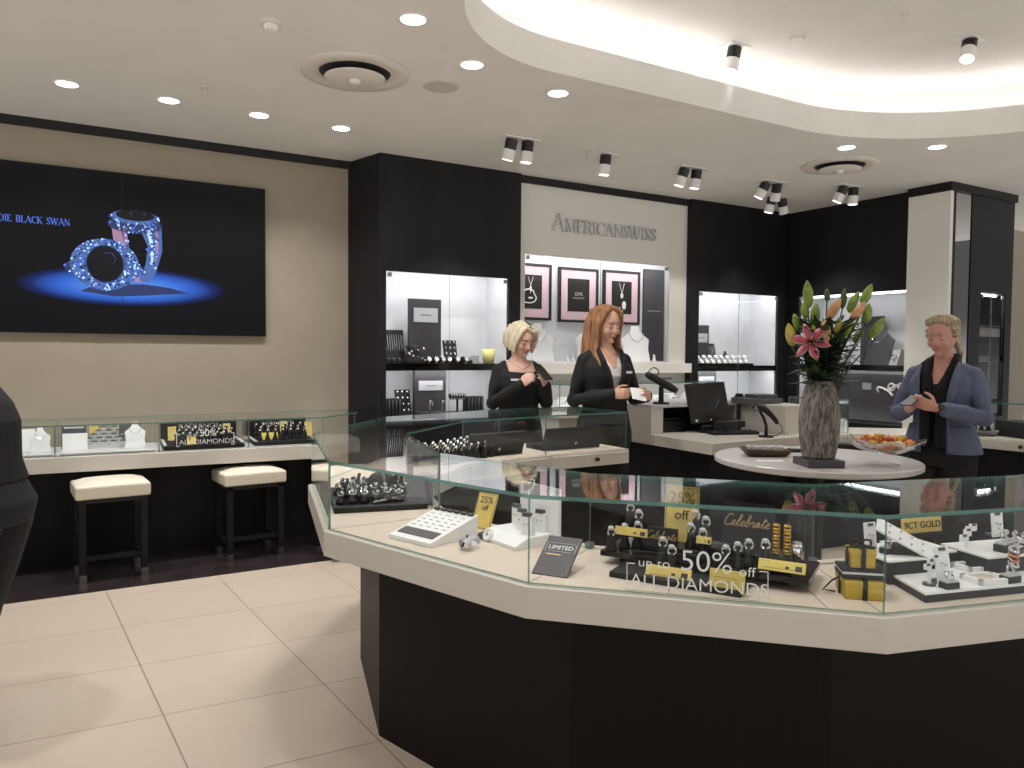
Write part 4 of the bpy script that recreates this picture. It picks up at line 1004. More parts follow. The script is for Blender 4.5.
for k in (2, 3):
    a, b, c, d = rgi[k], rgi[k+1], rgo[k+1], rgo[k]
    bm = B(); pane(bm, a, b, ZT, ZR-.01); obj('front_glass', bm, ['glass', 'edge_soft'], t)
    bm = B(); pane(bm, d, c, ZT, ZR-.01); obj('back_glass', bm, ['glass', 'edge_soft'], t)
    bm = B(); glass_lid(bm, a, b, c, d, ZR-.01, ZR, (1 if k == 2 else 0, 0)); obj('glass_top', bm, ['glass', 'edge'], t)
# ---------------------------------------------------------------- counter in front of the brand wall
t = thing('glass_counter', 'low white counter with glass case under the brand wall, behind the saleswomen', 'counter', (0, 0, 0))
bm = B(); bx(bm, (3.75, 5.45, .93), (5.75, 5.94, 1.02)); obj('slab', bm, 'white_laminate', t, bevel=.003)
bm = B(); bx(bm, (3.80, 5.52, 0), (5.72, 5.93, .93)); obj('base', bm, 'white_laminate', t)
bm = B(); pane(bm, (3.77, 5.47), (5.74, 5.47), 1.02, 1.215); obj('front_glass', bm, ['glass', 'edge_soft'], t)
bm = B(); pane(bm, (3.77, 5.475), (3.77, 5.93), 1.02, 1.215); obj('end_glass', bm, ['glass', 'edge_soft'], t)
bm = B(); bx(bm, (3.76, 5.46, 1.215), (5.74, 5.94, 1.225)); 
for f in bm.faces: f.material_index = 0 if abs(f.normal.z) > .5 else 1
obj('glass_top', bm, ['glass', 'edge'], t)
bm = B(); bx(bm, (3.78, 5.9, 1.02), (5.73, 5.92, 1.19)); obj('back_panel', bm, 'light_grey', t)
wb = thing('white_display_block', 'white jewellery block in the glass case under the brand wall', 'jewellery display', (0, 0, 0), 0, 'white blocks under the brand wall')
bm = B(); loft(bm, [[V((-.05, -.05, 0)), V((.05, -.05, 0)), V((.05, .05, 0)), V((-.05, .05, 0))], [V((-.045, -.01, .06)), V((.045, -.01, .06)), V((.045, .04, .06)), V((-.045, .04, .06))]]); obj('block', bm, 'pure_white', wb, bevel=.004)
bm = B()
for k in range(3): sph(bm, (-.028+.028*k, -.035, .035), .006, 8)
obj('jewellery', bm, 'brushed_steel', wb, smooth=True)
n = 0
for x in (3.86, 3.99, 4.10, 4.24, 4.36, 4.48, 4.9, 5.03, 5.15, 5.27, 5.40, 5.52, 5.64):
    p = (x, 5.60+.09*(n % 2), 1.02)
    if n == 0: wb.location = p
    else: dup(wb, p, .35*(n % 3)-.3, scale=1+.25*(n % 3))
    n += 1

# ---------------------------------------------------------------- round table with vase, bowl and trays
TX, TY, TZ = 3.90, 2.98, .885
t = thing('round_table', 'pale round pedestal table in the middle, carrying the lily vase', 'table', (TX, TY, 0))
bm = B(); lathe(bm, [(0, TZ-.038), (.565, TZ-.038), (.58, TZ-.03), (.58, TZ-.006), (.574, TZ), (0, TZ)], 64); obj('tabletop', bm, 'grey_table', t)
bm = B(); lathe(bm, [(0, .02), (.05, .02), (.05, TZ-.04), (.12, TZ-.038), (0, TZ-.038)], 24); obj('pedestal', bm, 'black_plastic', t, smooth=False)
bm = B(); lathe(bm, [(0, 0), (.3, 0), (.3, .015), (.06, .03), (0, .03)], 36); obj('foot', bm, 'black_plastic', t)
VX, VY = 3.64, 2.76
def vase_material():
    m = mat('vase_clay', (118, 112, 104), .75); nt = m.node_tree; b = nt.nodes['Principled BSDF']
    tc = nt.nodes.new('ShaderNodeTexCoord'); mp = nt.nodes.new('ShaderNodeMapping'); mp.inputs['Scale'].default_value = (1, 1, .22); nt.links.new(tc.outputs['Object'], mp.inputs[0])
    w = nt.nodes.new('ShaderNodeTexNoise'); w.inputs['Scale'].default_value = 58; w.inputs['Detail'].default_value = 3; w.inputs['Distortion'].default_value = 1.2; nt.links.new(mp.outputs[0], w.inputs['Vector'])
    cr = nt.nodes.new('ShaderNodeValToRGB'); cr.color_ramp.elements[0].position = .38; cr.color_ramp.elements[1].position = .62
    cr.color_ramp.elements[0].color = lin((84, 78, 72)); cr.color_ramp.elements[1].color = lin((150, 144, 136)); nt.links.new(w.outputs['Fac'], cr.inputs[0]); nt.links.new(cr.outputs[0], b.inputs['Base Color'])
    bp = nt.nodes.new('ShaderNodeBump'); bp.inputs['Strength'].default_value = .8; bp.inputs['Distance'].default_value = .006; nt.links.new(w.outputs['Fac'], bp.inputs['Height']); nt.links.new(bp.outputs[0], b.inputs['Normal'])
    return m
M['vase_clay'] = vase_material()
t = thing('vase', 'tall grey carved vase on a dark square base on the round table', 'vase', (VX, VY, TZ))
bm = B(); lathe(bm, [(0, .042), (.082, .042), (.088, .06), (.104, .15), (.109, .24), (.103, .33), (.086, .41), (.071, .455), (.066, .47), (.058, .468), (.064, .45), (.09, .33), (.0, .2)], 40); obj('body', bm, 'vase_clay', t, smooth=True)
bm = B(); box(bm, (0, 0, .021), (.205, .205, .042), rz=YAW*-1+.05); obj('base', bm, 'slate', t, bevel=.004)

for k, c in {'leaf_dark': (30, 44, 24), 'leaf_mid': (58, 84, 36), 'bud_green': (128, 150, 62), 'bud_yellow': (186, 172, 74), 'bud_orange': (204, 150, 104), 'petal_pink': (212, 92, 112), 'petal_edge': (240, 190, 196), 'stem_green': (52, 72, 34), 'stamen': (150, 70, 40)}.items(): defm(k, c, .5, noise=.12, nscale=25)
t = thing('lily_bouquet', 'bouquet of lilies in the grey vase, mostly green buds, one pink open', 'flowers', (VX, VY, TZ+.44))
RGT = V((math.cos(YAW), -math.sin(YAW), 0)); BCK = V((math.sin(YAW), math.cos(YAW), 0))
def bp(px, py, dep=0):
    """point of the bouquet, measured across it"""
    c = atd(px, py, 4.24 + dep); return c - V((VX, VY, TZ+.44))
def bud(p, axis, ln, r, m, parent):
    d, s, u = frame(axis); bm = B(); rings = []
    for k, (f, q) in enumerate(((0, .25), (.12, .75), (.35, 1), (.6, .95), (.82, .6), (.95, .25), (1, .02))):
        rings.append([V(p)+d*ln*(f-.4)+(s*math.cos(a)+u*math.sin(a))*r*q*(1+.13*math.cos(3*a)) for a in [2*PI*i/12 for i in range(12)]])
    loft(bm, rings); return obj('bud', bm, m, parent, smooth=True)
def leaf(bm, p, d, ln, w, droop=.4, mi=0):
    d, s, u = frame(d); n = 6; rings = []
    for k in range(n+1):
        f = k/n; ww = w*max(.03, math.sin(PI*min(1, f*.93+.07))**.8); c = V(p)+d*ln*f-V((0, 0, 1))*droop*ln*f*f
        rings.append([c-s*ww, c-u*.12*ww-V((0, 0, .002)), c+s*ww, c+u*.0+V((0, 0, .002))])
    loft(bm, rings, mi=mi)
buds = [(808, 293, 'bud_green', .15, .023, (-.12, 1), -.03), (815, 312, 'bud_green', .12, .021, (.1, 1), .02), (827, 292, 'leaf_mid', .07, .014, (0, 1), .05), (833, 307, 'bud_orange', .13, .022, (.5, 1), -.06),
        (826, 326, 'bud_orange', .13, .021, (-.05, -1), -.10), (791, 333, 'bud_yellow', .13, .023, (-.3, 1), -.05), (797, 320, 'bud_green', .10, .018, (-.3, 1), .02), (853, 300, 'bud_green', .13, .02, (.5, 1), .03),
        (857, 309, 'bud_orange', .12, .02, (.6, 1), -.05), (866, 292, 'bud_green', .12, .021, (.45, 1), .0), (867, 311, 'bud_green', .11, .022, (.2, 1), .02), (876, 326, 'bud_green', .13, .021, (.6, 1), -.02),
        (846, 326, 'bud_green', .12, .021, (.5, 1), -.06), (838, 324, 'bud_yellow', .08, .014, (.2, 1), -.07), (813, 326, 'bud_yellow', .06, .014, (.1, 1), -.06), (858, 333, 'bud_green', .10, .018, (.7, 1), .05), (805, 308, 'bud_green', .09, .018, (-.2, 1), .06), (843, 296, 'leaf_mid', .12, .016, (.2, 1), .06)]
for (px, py, m, ln, r, ax, dep) in buds:
    ln *= 1.02; r *= 1.2; py += 4; p = bp(px, py, dep); bud(p, RGT*ax[0]*abs(ax[1])+V((0, 0, ax[1]))+BCK*(.2*dep/.06), ln, r, m, t)
    bm = B(); base = V((random.uniform(-.03, .03), random.uniform(-.03, .03), -.2)); mid = base.lerp(p, .5)+V((0, 0, .05))
    tube(bm, [base, mid, p-V((0, 0, ln*.35*(1 if ax[1] > 0 else -1)))], .0045, 6); obj('stem', bm, 'stem_green', t, smooth=True)
random.seed(11); bm = B()
for k in range(190):
    h = random.uniform(-.02, .34); a = random.uniform(0, 2*PI); r = (.02+.42*max(0, h))*random.uniform(.3, 1)
    p = V((r*math.cos(a)*.75, r*math.sin(a)*.75, h)) + RGT*.03*h/.3
    d = V((math.cos(a)*.8, math.sin(a)*.8, random.uniform(.1, 1.0)))
    leaf(bm, p, d, random.uniform(.10, .18), random.uniform(.013, .026), random.uniform(.1, .5), mi=0 if random.random() < .72 else 1)
for k in range(46):
    a = random.uniform(0, 2*PI); h = random.uniform(.05, .27); r = (.03+.38*h)*random.uniform(.2, .9)
    leaf(bm, V((r*math.cos(a)*.8, r*math.sin(a)*.8, h))+RGT*.03*h/.3, V((math.cos(a)*.45, math.sin(a)*.45, 1.0)), random.uniform(.12, .19), random.uniform(.014, .022), random.uniform(.0, .15), mi=0 if random.random() < .55 else 1)
obj('foliage', bm, ['leaf_dark', 'leaf_mid'], t)
# big low leaf to the right over the vase rim
bm = B(); leaf(bm, bp(833, 383, 0), RGT+V((0, 0, .25)), .16, .018, .15); obj('leaf', bm, 'leaf_mid', t)
fl = V(bp(811, 341, -.13)); fd = (-BCK*.9 - RGT*.25 + V((0, 0, .15))).normalized(); d, s, u = frame(fd)
for k in range(6):
    a = 2*PI*k/6+.2; e = s*math.cos(a)+u*math.sin(a); q = s*-math.sin(a)+u*math.cos(a); W = .021 if k % 2 else .026
    for nm, wm, off, mt in (('petal', 1.0, 0, 'petal_edge'), ('petal_stripe', .6, .0016, 'petal_pink')):
        bm = B(); rings = []
        for j in range(7):
            f = j/6; c = fl - d*.045 + d*(.06*f - .045*f*f + off*1.6) + e*(.012+.095*f); ww = W*wm*max(.05, math.sin(PI*(f*.9+.08)))
            rings.append([c-q*ww+d*.004*0, c+d*.0015, c+q*ww, c-d*.0015])
        loft(bm, rings)
        if nm == 'petal': pet = obj(nm, bm, mt, t, smooth=True)
        else: obj(nm, bm, mt, pet, smooth=True)
bm = B()
for k in range(6):
    a = 2*PI*k/6; e = s*math.cos(a)+u*math.sin(a); tip = fl+d*.04+e*.025; tube(bm, [fl-d*.03, tip], .0015, 5); sph(bm, tip, (.004, .004, .008), 8)
obj('stamens', bm, 'stamen', t, smooth=True)

# glass sweet bowl
BX, BYY = 3.985, 2.60
t = thing('sweet_bowl', 'wide footed glass bowl with wavy rim full of wrapped sweets', 'bowl', (BX, BYY, TZ))
bm = B(); prof = [(.0, .0), (.085, .0), (.085, .008), (.03, .016), (.022, .035), (.03, .055), (.09, .072), (.15, .10), (.195, .128), (.21, .142), (.204, .146), (.145, .108), (.085, .08), (.0, .066)]
rings = []
for r, z in prof:
    rings.append([V((max(r, 1e-5)*math.cos(a)*(1+.03*math.cos(8*a)*(r/.2)**2), max(r, 1e-5)*math.sin(a)*(1+.03*math.cos(8*a)*(r/.2)**2), z+.012*math.cos(8*a)*(r/.21)**4)) for a in [2*PI*i/64 for i in range(64)]])
loft(bm, rings); obj('bowl', bm, 'bowl_glass' if 'bowl_glass' in M else 'acrylic', t, smooth=True)
defm('sweet_gold', (222, 180, 84), .25, .4); defm('sweet_red', (190, 70, 44), .3, .2); defm('sweet_orange', (224, 140, 70), .3, .2); defm('sweet_cream', (238, 220, 170), .35, .1)
sw = None; random.seed(5); n = 0; spots_ = []
for ringr, cnt, z in ((.03, 4, .088), (.085, 9, .102), (.13, 12, .122), (.045, 5, .125), (.09, 8, .142)):
    for i in range(cnt):
        a = 2*PI*i/cnt+ringr*9; spots_.append((ringr*math.cos(a), ringr*math.sin(a), z))
protos = {}
for n, (x, y, z) in enumerate(spots_):
    mt = ['sweet_gold', 'sweet_red', 'sweet_orange', 'sweet_cream'][(n*7+n//3) % 4]; cn = {'sweet_gold': 'gold', 'sweet_red': 'red', 'sweet_orange': 'orange', 'sweet_cream': 'cream'}[mt]
    p = (BX+x, BYY+y, TZ+z+.012)
    if mt not in protos:
        s_ = thing('wrapped_sweet', cn+' wrapped sweet in the footed glass bowl', 'sweet', p, n*.9, cn+' sweets in the glass bowl')
        bm = B(); sph(bm, (0, 0, 0), (.019, .016, .016), 12); obj('sweet', bm, mt, s_, smooth=True)
        bm = B()
        for sg in (-1, 1): loft(bm, [circ((sg*.016, 0, 0), (1, 0, 0), .004, 8), circ((sg*.029, 0, 0), (1, 0, 0), .013, 8)])
        obj('wrapper_twist', bm, mt, s_); protos[mt] = s_
    else: dup(protos[mt], p, n*1.1)
# boat shaped tray with white cups
pt = atz(765, 456, TZ)
t = thing('wooden_tray', 'dark boat shaped wooden tray on the round table, left of the vase', 'tray', tuple(pt), -YAW+.0)
bm = B(); loft(bm, [[V((-.10, -.05, .002)), V((.11, -.05, .002)), V((.11, .05, .002)), V((-.10, .05, .002))], [V((-.145, -.075, .05)), V((.14, -.075, .04)), V((.14, .075, .04)), V((-.145, .075, .05))], [V((-.135, -.066, .05)), V((.13, -.066, .04)), V((.13, .066, .04)), V((-.135, .066, .05))], [V((-.09, -.04, .02)), V((.1, -.04, .02)), V((.1, .04, .02)), V((-.09, .04, .02))]]); obj('tray', bm, 'brown_wood', t)
cp = None
for k in range(6):
    p = pt + RGT*(-.075+.075*(k % 3)) + BCK*(-.022+.05*(k//3)) + V((0, 0, .022))
    if cp is None:
        cp = thing('paper_case', 'white paper case with dark sweet on the boat shaped tray', 'sweet', p, 0, 'paper cases on the wooden tray')
        bm = B(); rings = [[V((r*(1+.06*(i % 2))*math.cos(2*PI*i/20), r*(1+.06*(i % 2))*math.sin(2*PI*i/20), z)) for i in range(20)] for r, z in ((.018, 0), (.032, .038), (.029, .038), (.016, .004))]
        loft(bm, rings); obj('case', bm, 'pure_white', cp)
        bm = B(); sph(bm, (0, 0, .022), .018, 10); obj('sweet', bm, 'slate', cp, smooth=True)
    else: dup(cp, p, k)
bm = B(); box(bm, (0, 0, .001), (.15, .045, .002)); tag(obj('paper_slip', bm, 'pure_white', Mx=TR(atz(770, 461, TZ), -YAW)), 'white paper slip lying in front of the wooden tray on the table', 'paper')
bm = B(); box(bm, (0, 0, .012), (.10, .05, .024)); tag(obj('black_pouch', bm, 'black_plastic', bevel=.008, Mx=TR(atz(796, 452, TZ), -YAW)), 'small black pouch on the table between tray and vase', 'pouch')
bm = B(); box(bm, (0, 0, .012), (.22, .1, .024)); tag(obj('black_folder', bm, 'black_plastic', bevel=.004, Mx=TR(atz(852, 447, TZ), -YAW-.3)), 'black folder lying on the table between vase and sweet bowl', 'folder')

# ---------------------------------------------------------------- things on the till desk
pt = atz(716, 432, ZT); rzl = -YAW+.22
t = thing('till_computer', 'black till computer with tilted touch screen and keyboard on the desk', 'computer', tuple(pt), rzl)
bm = B(); box(bm, (0, .03, .03), (.30, .20, .06)); obj('base_unit', bm, 'black_plastic', t, bevel=.008)
bm = B(); box(bm, (.10, -.02, .07), (.20, .16, .05)); obj('printer', bm, 'black_plastic', t, bevel=.01)
T = TR((-.06, -.03, .07)) @ Matrix.Rotation(-.28, 4, 'X') @ Matrix.Rotation(-.06, 4, 'Y')
bm = B(); box(bm, (0, 0, .165), (.34, .022, .32), Mx=T); sc_ = obj('screen', bm, 'black_gloss', t, bevel=.004)
bm = B(); box(bm, (0, -.012, .18), (.30, .003, .235), Mx=T); obj('screen_face', bm, 'screen_dim' if 'screen_dim' in M else 'black_gloss', sc_)
bm = B(); box(bm, (-.12, -.0125, .028), (.02, .003, .02), Mx=T); box(bm, (.0, -.0125, .028), (.012, .003, .01), Mx=T); obj('sticker', bm, 'light_grey', sc_)
bm = B(); box(bm, (.05, -.16, .012), (.38, .15, .022)); kb = obj('keyboard', bm, 'black_plastic', t, bevel=.004)
bm = B()
for r in range(4):
    for c in range(12): box(bm, (-.115+.03*c, -.21+.03*r, .026), (.024, .023, .006))
obj('keys', bm, 'dark_grey', kb)
defm('screen_glow', (60, 64, 72), .3, emit=.25, emc=(110, 120, 135))
bm = B()
for k in range(5):
    leaf(bm, T @ V((-.01+.02*k-.02, -.0145, .12)), T.to_3x3() @ V((-.7+.35*k, 0, 1)), .09, .008, .0)
obj('screen_image', bm, 'screen_glow', sc_)
def scanner(label, loc, rz, kind):
    t = thing('barcode_scanner', label, 'scanner', loc, rz)
    if kind == 0:
        bm = B(); cyl(bm, (0, 0, 0), (0, 0, .012), .05, .05, 20); cyl(bm, (0, 0, .012), (0, 0, .11), .017, .015, 12); obj('stand', bm, 'black_plastic', t)
        bm = B(); T = TR((0, 0, .135)) @ Matrix.Rotation(.5, 4, 'Y')
        loft(bm, [[T @ V((x, y*w, z*h)) for y, z in ((-.03, -.022), (.03, -.022), (.034, 0), (.026, .022), (-.026, .022), (-.034, 0))] for x, w, h in ((-.11, .75, .6), (-.08, 1, 1), (.02, 1.1, 1.1), (.08, 1.25, 1), (.11, 1, .7))]); obj('body', bm, 'black_plastic', t, bevel=.004)
        bm = B(); T2 = T; cyl(bm, T2 @ V((.105, 0, 0)), T2 @ V((.112, 0, 0)), .03, .026, 16); obj('window', bm, 'brushed_steel', t)
        bm = B(); torus(bm, T @ V((-.07, 0, .03)), .03, .005, (0, 1, 0)); obj('loop', bm, 'brushed_steel', t, smooth=True)
        bm = B(); box(bm, T @ V((0, 0, .028)), (.1, .03, .012), Mx=None); obj('keypad', bm, 'mid_grey', t, bevel=.003)
    else:
        bm = B(); cyl(bm, (0, 0, 0), (0, 0, .012), .055, .055, 20); tube(bm, [(0, 0, .01), (0, 0, .08), (-.02, 0, .14), (-.05, 0, .19)], [.013, .012, .011, .010], 10); obj('gooseneck', bm, 'black_plastic', t, smooth=True)
        bm = B(); tube(bm, [(-.10, 0, .215), (-.075, 0, .225), (-.03, 0, .215), (.0, 0, .195), (.03, 0, .17), (.07, 0, .125), (.085, 0, .10)], [.02, .03, .028, .024, .02, .018, .014], 12); obj('gun', bm, 'black_plastic', t, smooth=True)
        bm = B(); box(bm, (-.085, 0, .218), (.03, .05, .03)); obj('window', bm, 'mid_grey', t, bevel=.003)
        bm = B(); tube(bm, [(.085, 0, .105), (.12, .0, .08), (.125, .0, .04), (.09, .0, .012), (.04, .03, .006)], .003, 6); obj('cable', bm, 'black_plastic', t, smooth=True)
    return t
scanner('black handheld card reader on a cradle at the raised desk corner', tuple(atz(661, 404, 1.106)), -YAW-.15, 0).scale = (1.25,)*3
scanner('black barcode scanner on a gooseneck stand, right of the till screen', tuple(atz(766, 437, ZT)), -YAW+.1, 1)
bm = B(); box(bm, (0, 0, .02), (.34, .22, .04)); box(bm, (.04, 0, .055), (.2, .16, .03)); tag(obj('tray_box', bm, 'slate', bevel=.005, Mx=TR(atz(760, 404, 1.106)+V((.1, .12, 0)), -.2)), 'flat grey tray box on the raised shelf behind the till', 'box')
bm = B(); cyl(bm, (0, 0, 0), (0, 0, .05), .05, .04, 18); cyl(bm, (0, 0, .05), (0, 0, .07), .03, .03, 18); tag(obj('tape_dispenser', bm, 'black_plastic', Mx=TR(atz(739, 402, 1.106))), 'small black round dispenser on the raised shelf behind the screen', 'dispenser')
bm = B(); box(bm, (0, 0, .05), (.15, .12, .10)); tag(obj('black_block', bm, 'black_plastic', bevel=.008, Mx=TR((4.44, 4.2, ZT), .2)), 'black printer block beside the till computer', 'printer')

# ---------------------------------------------------------------- right counter contents
wsr = tiny_ring_stand('white ring stand in the glass case behind the vase', 'white ring stands in the case behind the vase', 'pure_white', 'silver'); n = 0
for j in range(3):
    for i in range(7):
        a = V((5.22, 3.9)).lerp(V((5.42, 3.87)), i/6); b = V((5.36, 4.2)).lerp(V((5.66, 4.14)), i/6); p = a.lerp(b, j/2.5)
        if n == 0: wsr.location = (p.x, p.y, ZT+.0); wsr.scale = (1.6,)*3
        else: dup(wsr, (p.x, p.y, ZT), i*.3, scale=1.6)
        n += 1
bm = B(); box(bm, (0, 0, .05), (.09, .05, .10)); tag(obj('gold_box', bm, 'gold_card', bevel=.003, Mx=TR((5.38, 4.08, ZT), -.5)), 'small gold box in the glass case behind the vase', 'box')
bm = B(); box(bm, (0, 0, .09), (.03, .2, .18)); tag(obj('display_board', bm, 'black_gloss', Mx=TR((5.52, 4.2, ZT), .9)), 'dark upright panel in the glass case behind the vase', 'board')
t = thing('shell_dish', 'grey dish with white card on the counter right of the customer', 'dish', tuple(atz(993, 438, ZT)+V((.12, .1, 0))), -.6)
bm = B(); lathe(bm, [(0, 0), (.05, 0), (.075, .045), (.068, .045), (.045, .008), (0, .008)], 24); obj('dish', bm, 'mid_grey', t, smooth=True)
bm = B(); box(bm, (.02, .07, .05), (.12, .006, .1)); obj('card', bm, 'pure_white', t)
for k, (px, l) in enumerate(((983, 'black ring cone on the counter just right of the customer, left one'), (990, 'black ring cone on the counter right of the customer, right one'))):
    rt_ = tiny_ring_stand(l, None, 'black_matte', 'silver'); rt_.location = atz(px, 436, ZT)+V((.03, .03, 0)); rt_.scale = (2.2,)*3
bm = B(); box(bm, (0, 0, .06), (.3, .22, .12)); tag(obj('black_case', bm, 'black_plastic', bevel=.005, Mx=TR(atz(1024, 440, ZT)+V((.2, .1, 0)), 1.2)), 'black box on the far counter at the right edge', 'box')
# ---------------------------------------------------------------- contents of the far run: backs of dark display boards
def back_board(label, a, b, h, lean):
    a, b = V(a), V(b); m = (a+b)/2; rz = math.atan2((b-a).y, (b-a).x)
    t = thing('display_board', label, 'jewellery display', (m.x, m.y, ZT), rz, 'dark display boards in the far case')
    w = (b-a).length; T = Matrix.Rotation(-lean, 4, 'X')
    bm = B(); box(bm, (0, 0, h/2), (w, .02, h), Mx=T); obj('board', bm, 'black_plastic', t, bevel=.003)
    bm = B(); box(bm, (0, .08, .015), (w*.96, .2, .03)); obj('tray', bm, 'black_matte', t)
    bm = B(); sph(bm, (.05*w, -.012, h*.3), (.008, .003, .012), 8, Mx=T); obj('catch', bm, 'light_grey', t)
    return t
back_board('dark display board in the far counter case, left of the divider', (2.05, 3.93), (2.46, 3.98), .15, -.35)
back_board('dark display board in the far counter case before the saleswoman, right of divider', (2.62, 4.0), (3.08, 4.02), .15, -.35)
fb = tiny_ring_stand('black ring stand in the far corner case, before the blonde', 'black ring stands in the far corner case', 'black_matte', 'silver'); fb.scale = (1.7,)*3; n = 0
for j in range(4):
    for i in range(9):
        p = V((1.75, 3.95)).lerp(V((2.25, 4.2)), i/8)+V((.03*j, -.07*j))
        if n == 0: fb.location = (p.x, p.y, ZT)
        else: dup(fb, (p.x, p.y, ZT), i*.4, scale=1.7)
        n += 1
# ================================================================ CONTENTS OF THE NEAR CASE
def S(x, y, h=0): return atz(x, y, ZT+h)
def edge2(p0, p1, h=0):
    a, b = S(*p0, h), S(*p1, h); a.z = b.z = ZT; d = b-a; return (a+b)/2, math.atan2(d.y, d.x), d.length
def onplane(px, py, a, n):
    d = _ray(px, py); return EYE + d*((V((a[0], a[1], 0))-V((EYE.x, EYE.y, 0))).dot(n)/d.dot(n))
def wedge(bm, w, d, h0, h1, mi=0, y0=0):
    loft(bm, [[V((-w/2, y0, 0)), V((-w/2, y0+d, 0)), V((-w/2, y0+d, h1)), V((-w/2, y0, h0))], [V((w/2, y0, 0)), V((w/2, y0+d, 0)), V((w/2, y0+d, h1)), V((w/2, y0, h0))]], mi=mi)

# --- left pane: black tray crowded with rings
c, rz, w = edge2((334, 514), (428, 509))
t = thing('ring_tray', 'black tray crowded with silver rings at the left end of the near case', 'tray', tuple(c), rz)
bm = B(); wedge(bm, w, .30, .022, .05); obj('tray', bm, 'black_matte', t, bevel=.003)
bm = B(); tube(bm, [(-.03, .03, .03), (.10, .06, .045)], .006, 8); tag(obj('silver_bar', bm, 'brushed_steel', smooth=True, Mx=TR(c, rz)), 'silver bar lying across the front of the crowded ring tray', 'jewellery')
rs_ = thing('ring_holder', 'black finger holder with silver ring on the crowded tray at the left end', 'ring display', (0, 0, 0), 0, 'black finger holders on the crowded tray')
bm = B(); lathe(bm, [(0, 0), (.02, 0), (.02, .012), (.010, .02), (.009, .045), (0, .05)], 14); obj('holder', bm, 'black_plastic', rs_, smooth=True)
bm = B(); torus(bm, (0, 0, .036), .0115, .0032, (0, -.5, 1), 18, 6); obj('ring', bm, 'silver', rs_, smooth=True)
bm = B(); sph(bm, (0, -.014, .044), .0065, 8); obj('gem', bm, 'light_grey', rs_)
random.seed(3); n = 0
for j, cnt in ((0, 6), (1, 7), (2, 7), (3, 6)):
    for i in range(cnt):
        lx = -w/2+.03+(w-.09)*(i+.5*(j % 2))/cnt; ly = .06+.065*j
        p = c + V((math.cos(rz)*lx-math.sin(rz)*ly, math.sin(rz)*lx+math.cos(rz)*ly, .022+.028*ly/.3))
        if n == 0: rs_.location = p
        else: dup(rs_, p, random.uniform(-.8, .8), scale=random.uniform(.95, 1.25))
        n += 1
for k, (px, py, hh, l) in enumerate(((343, 498, .11, 'leftmost'), (355, 496, .13, 'second from left'), (392, 493, .12, 'third from left, beside the dark pillow'), (399, 492, .12, 'rightmost, beside the dark pillow'))):
    p = S(px, py, .04); bm = B(); tube(bm, [(0, 0, 0), RGT*.018+V((0, 0, hh*.7))], .007 if k < 2 else .011, 8); tag(obj('bracelet_stick', bm, 'black_plastic', Mx=TR(p)), 'dark leaning bracelet stick on the crowded ring tray, '+l, 'jewellery display')
t = thing('bracelet_pillow', 'dark round bracelet pillow at the back of the crowded ring tray', 'jewellery display', tuple(S(381, 492, .045)), rz)
bm = B(); sph(bm, (0, 0, .045), (.055, .04, .04), 16); obj('pillow', bm, 'black_matte', t, smooth=True)
bm = B(); torus(bm, (0, 0, .045), .043, .004, (1, .2, 0), 20, 6); obj('bracelet', bm, 'mid_grey', t, smooth=True)
t = thing('tent_card', 'dark tilted card frame at the right end of the crowded ring tray', 'sign', tuple(S(418, 506, .0)), rz-.2)
bm = B(); loft(bm, [[V((-.06, 0, 0)), V((.06, 0, 0)), V((.06, .12, 0)), V((-.06, .12, 0))], [V((-.058, .08, .11)), V((.062, .08, .11)), V((.062, .088, .11)), V((-.058, .088, .11))]]); obj('card', bm, 'slate', t)
bm = B()
for a, b in (((-.06, 0, .001), (-.058, .08, .111)), ((.06, 0, .001), (.062, .08, .111)), ((-.058, .08, .111), (.062, .08, .111))): tube(bm, [a, b], .002, 6)
obj('rim', bm, 'cool_grey', t)
# --- white sloped price board
c, rz, w = edge2((389, 538), (430, 548))
t = thing('price_board', 'white sloped price board with black label, left of the gold sign', 'sign', tuple(c), rz)
w = w*1.02; bm = B(); wedge(bm, w, .22, .014, .07); obj('board', bm, 'pure_white', t, bevel=.002)
sl = math.atan2(.056, .22); T = Matrix.Translation((0, 0, .0145)) @ Matrix.Rotation(sl, 4, 'X')
bm = B(); box(bm, (.0, .045, .001), (w*.84, .042, .002), Mx=T); obj('black_label', bm, 'slate', t)
for r, s in ((.052, 'DIAMOND STUDS'), (.036, 'from 9ct white gold')):
    pass
bm = B()
for r in range(5):
    for k in range(5): box(bm, (-w*.36+w*.18*k, .09+.023*r, .001), (w*.1*(1-.3*((r+k) % 2)), .0035, .001), Mx=T)
obj('printed_lines', bm, 'light_grey', t)
bm = B()
for k in range(6): box(bm, (-w*.4+w*.16*k, .212, .004), (w*.11, .012, .008), Mx=T)
obj('clip', bm, 'dark_grey', t)
# --- clear crumpled bow
t = thing('clear_bow', 'clear crumpled plastic bow lying before the white riser', 'bow', tuple(S(462, 548)), -1.0)
random.seed(8)
for k in range(5):
    a = -1.2+.6*k; bm = B(); q = []
    for i in range(9):
        f = i/8*2*PI; q.append(V((math.cos(a)*.035*(1-math.cos(f))*.8, math.sin(a)*.03*(1-math.cos(f))*.8+.01*math.sin(f), .008+.02*abs(math.sin(f))+.006*random.random())))
    loft(bm, [[p-V((0, .009, 0)), p+V((0, .009, .004)), p+V((0, .009, .006)), p-V((0, .009, -.002))] for p in q]); obj('bow_loop', bm, 'cool_grey' if k % 2 else 'acrylic', t)
bm = B(); sph(bm, (0, 0, .014), (.009, .009, .012), 8); box(bm, (.012, .012, .03), (.006, .004, .02)); obj('knot', bm, 'dark_grey', t)
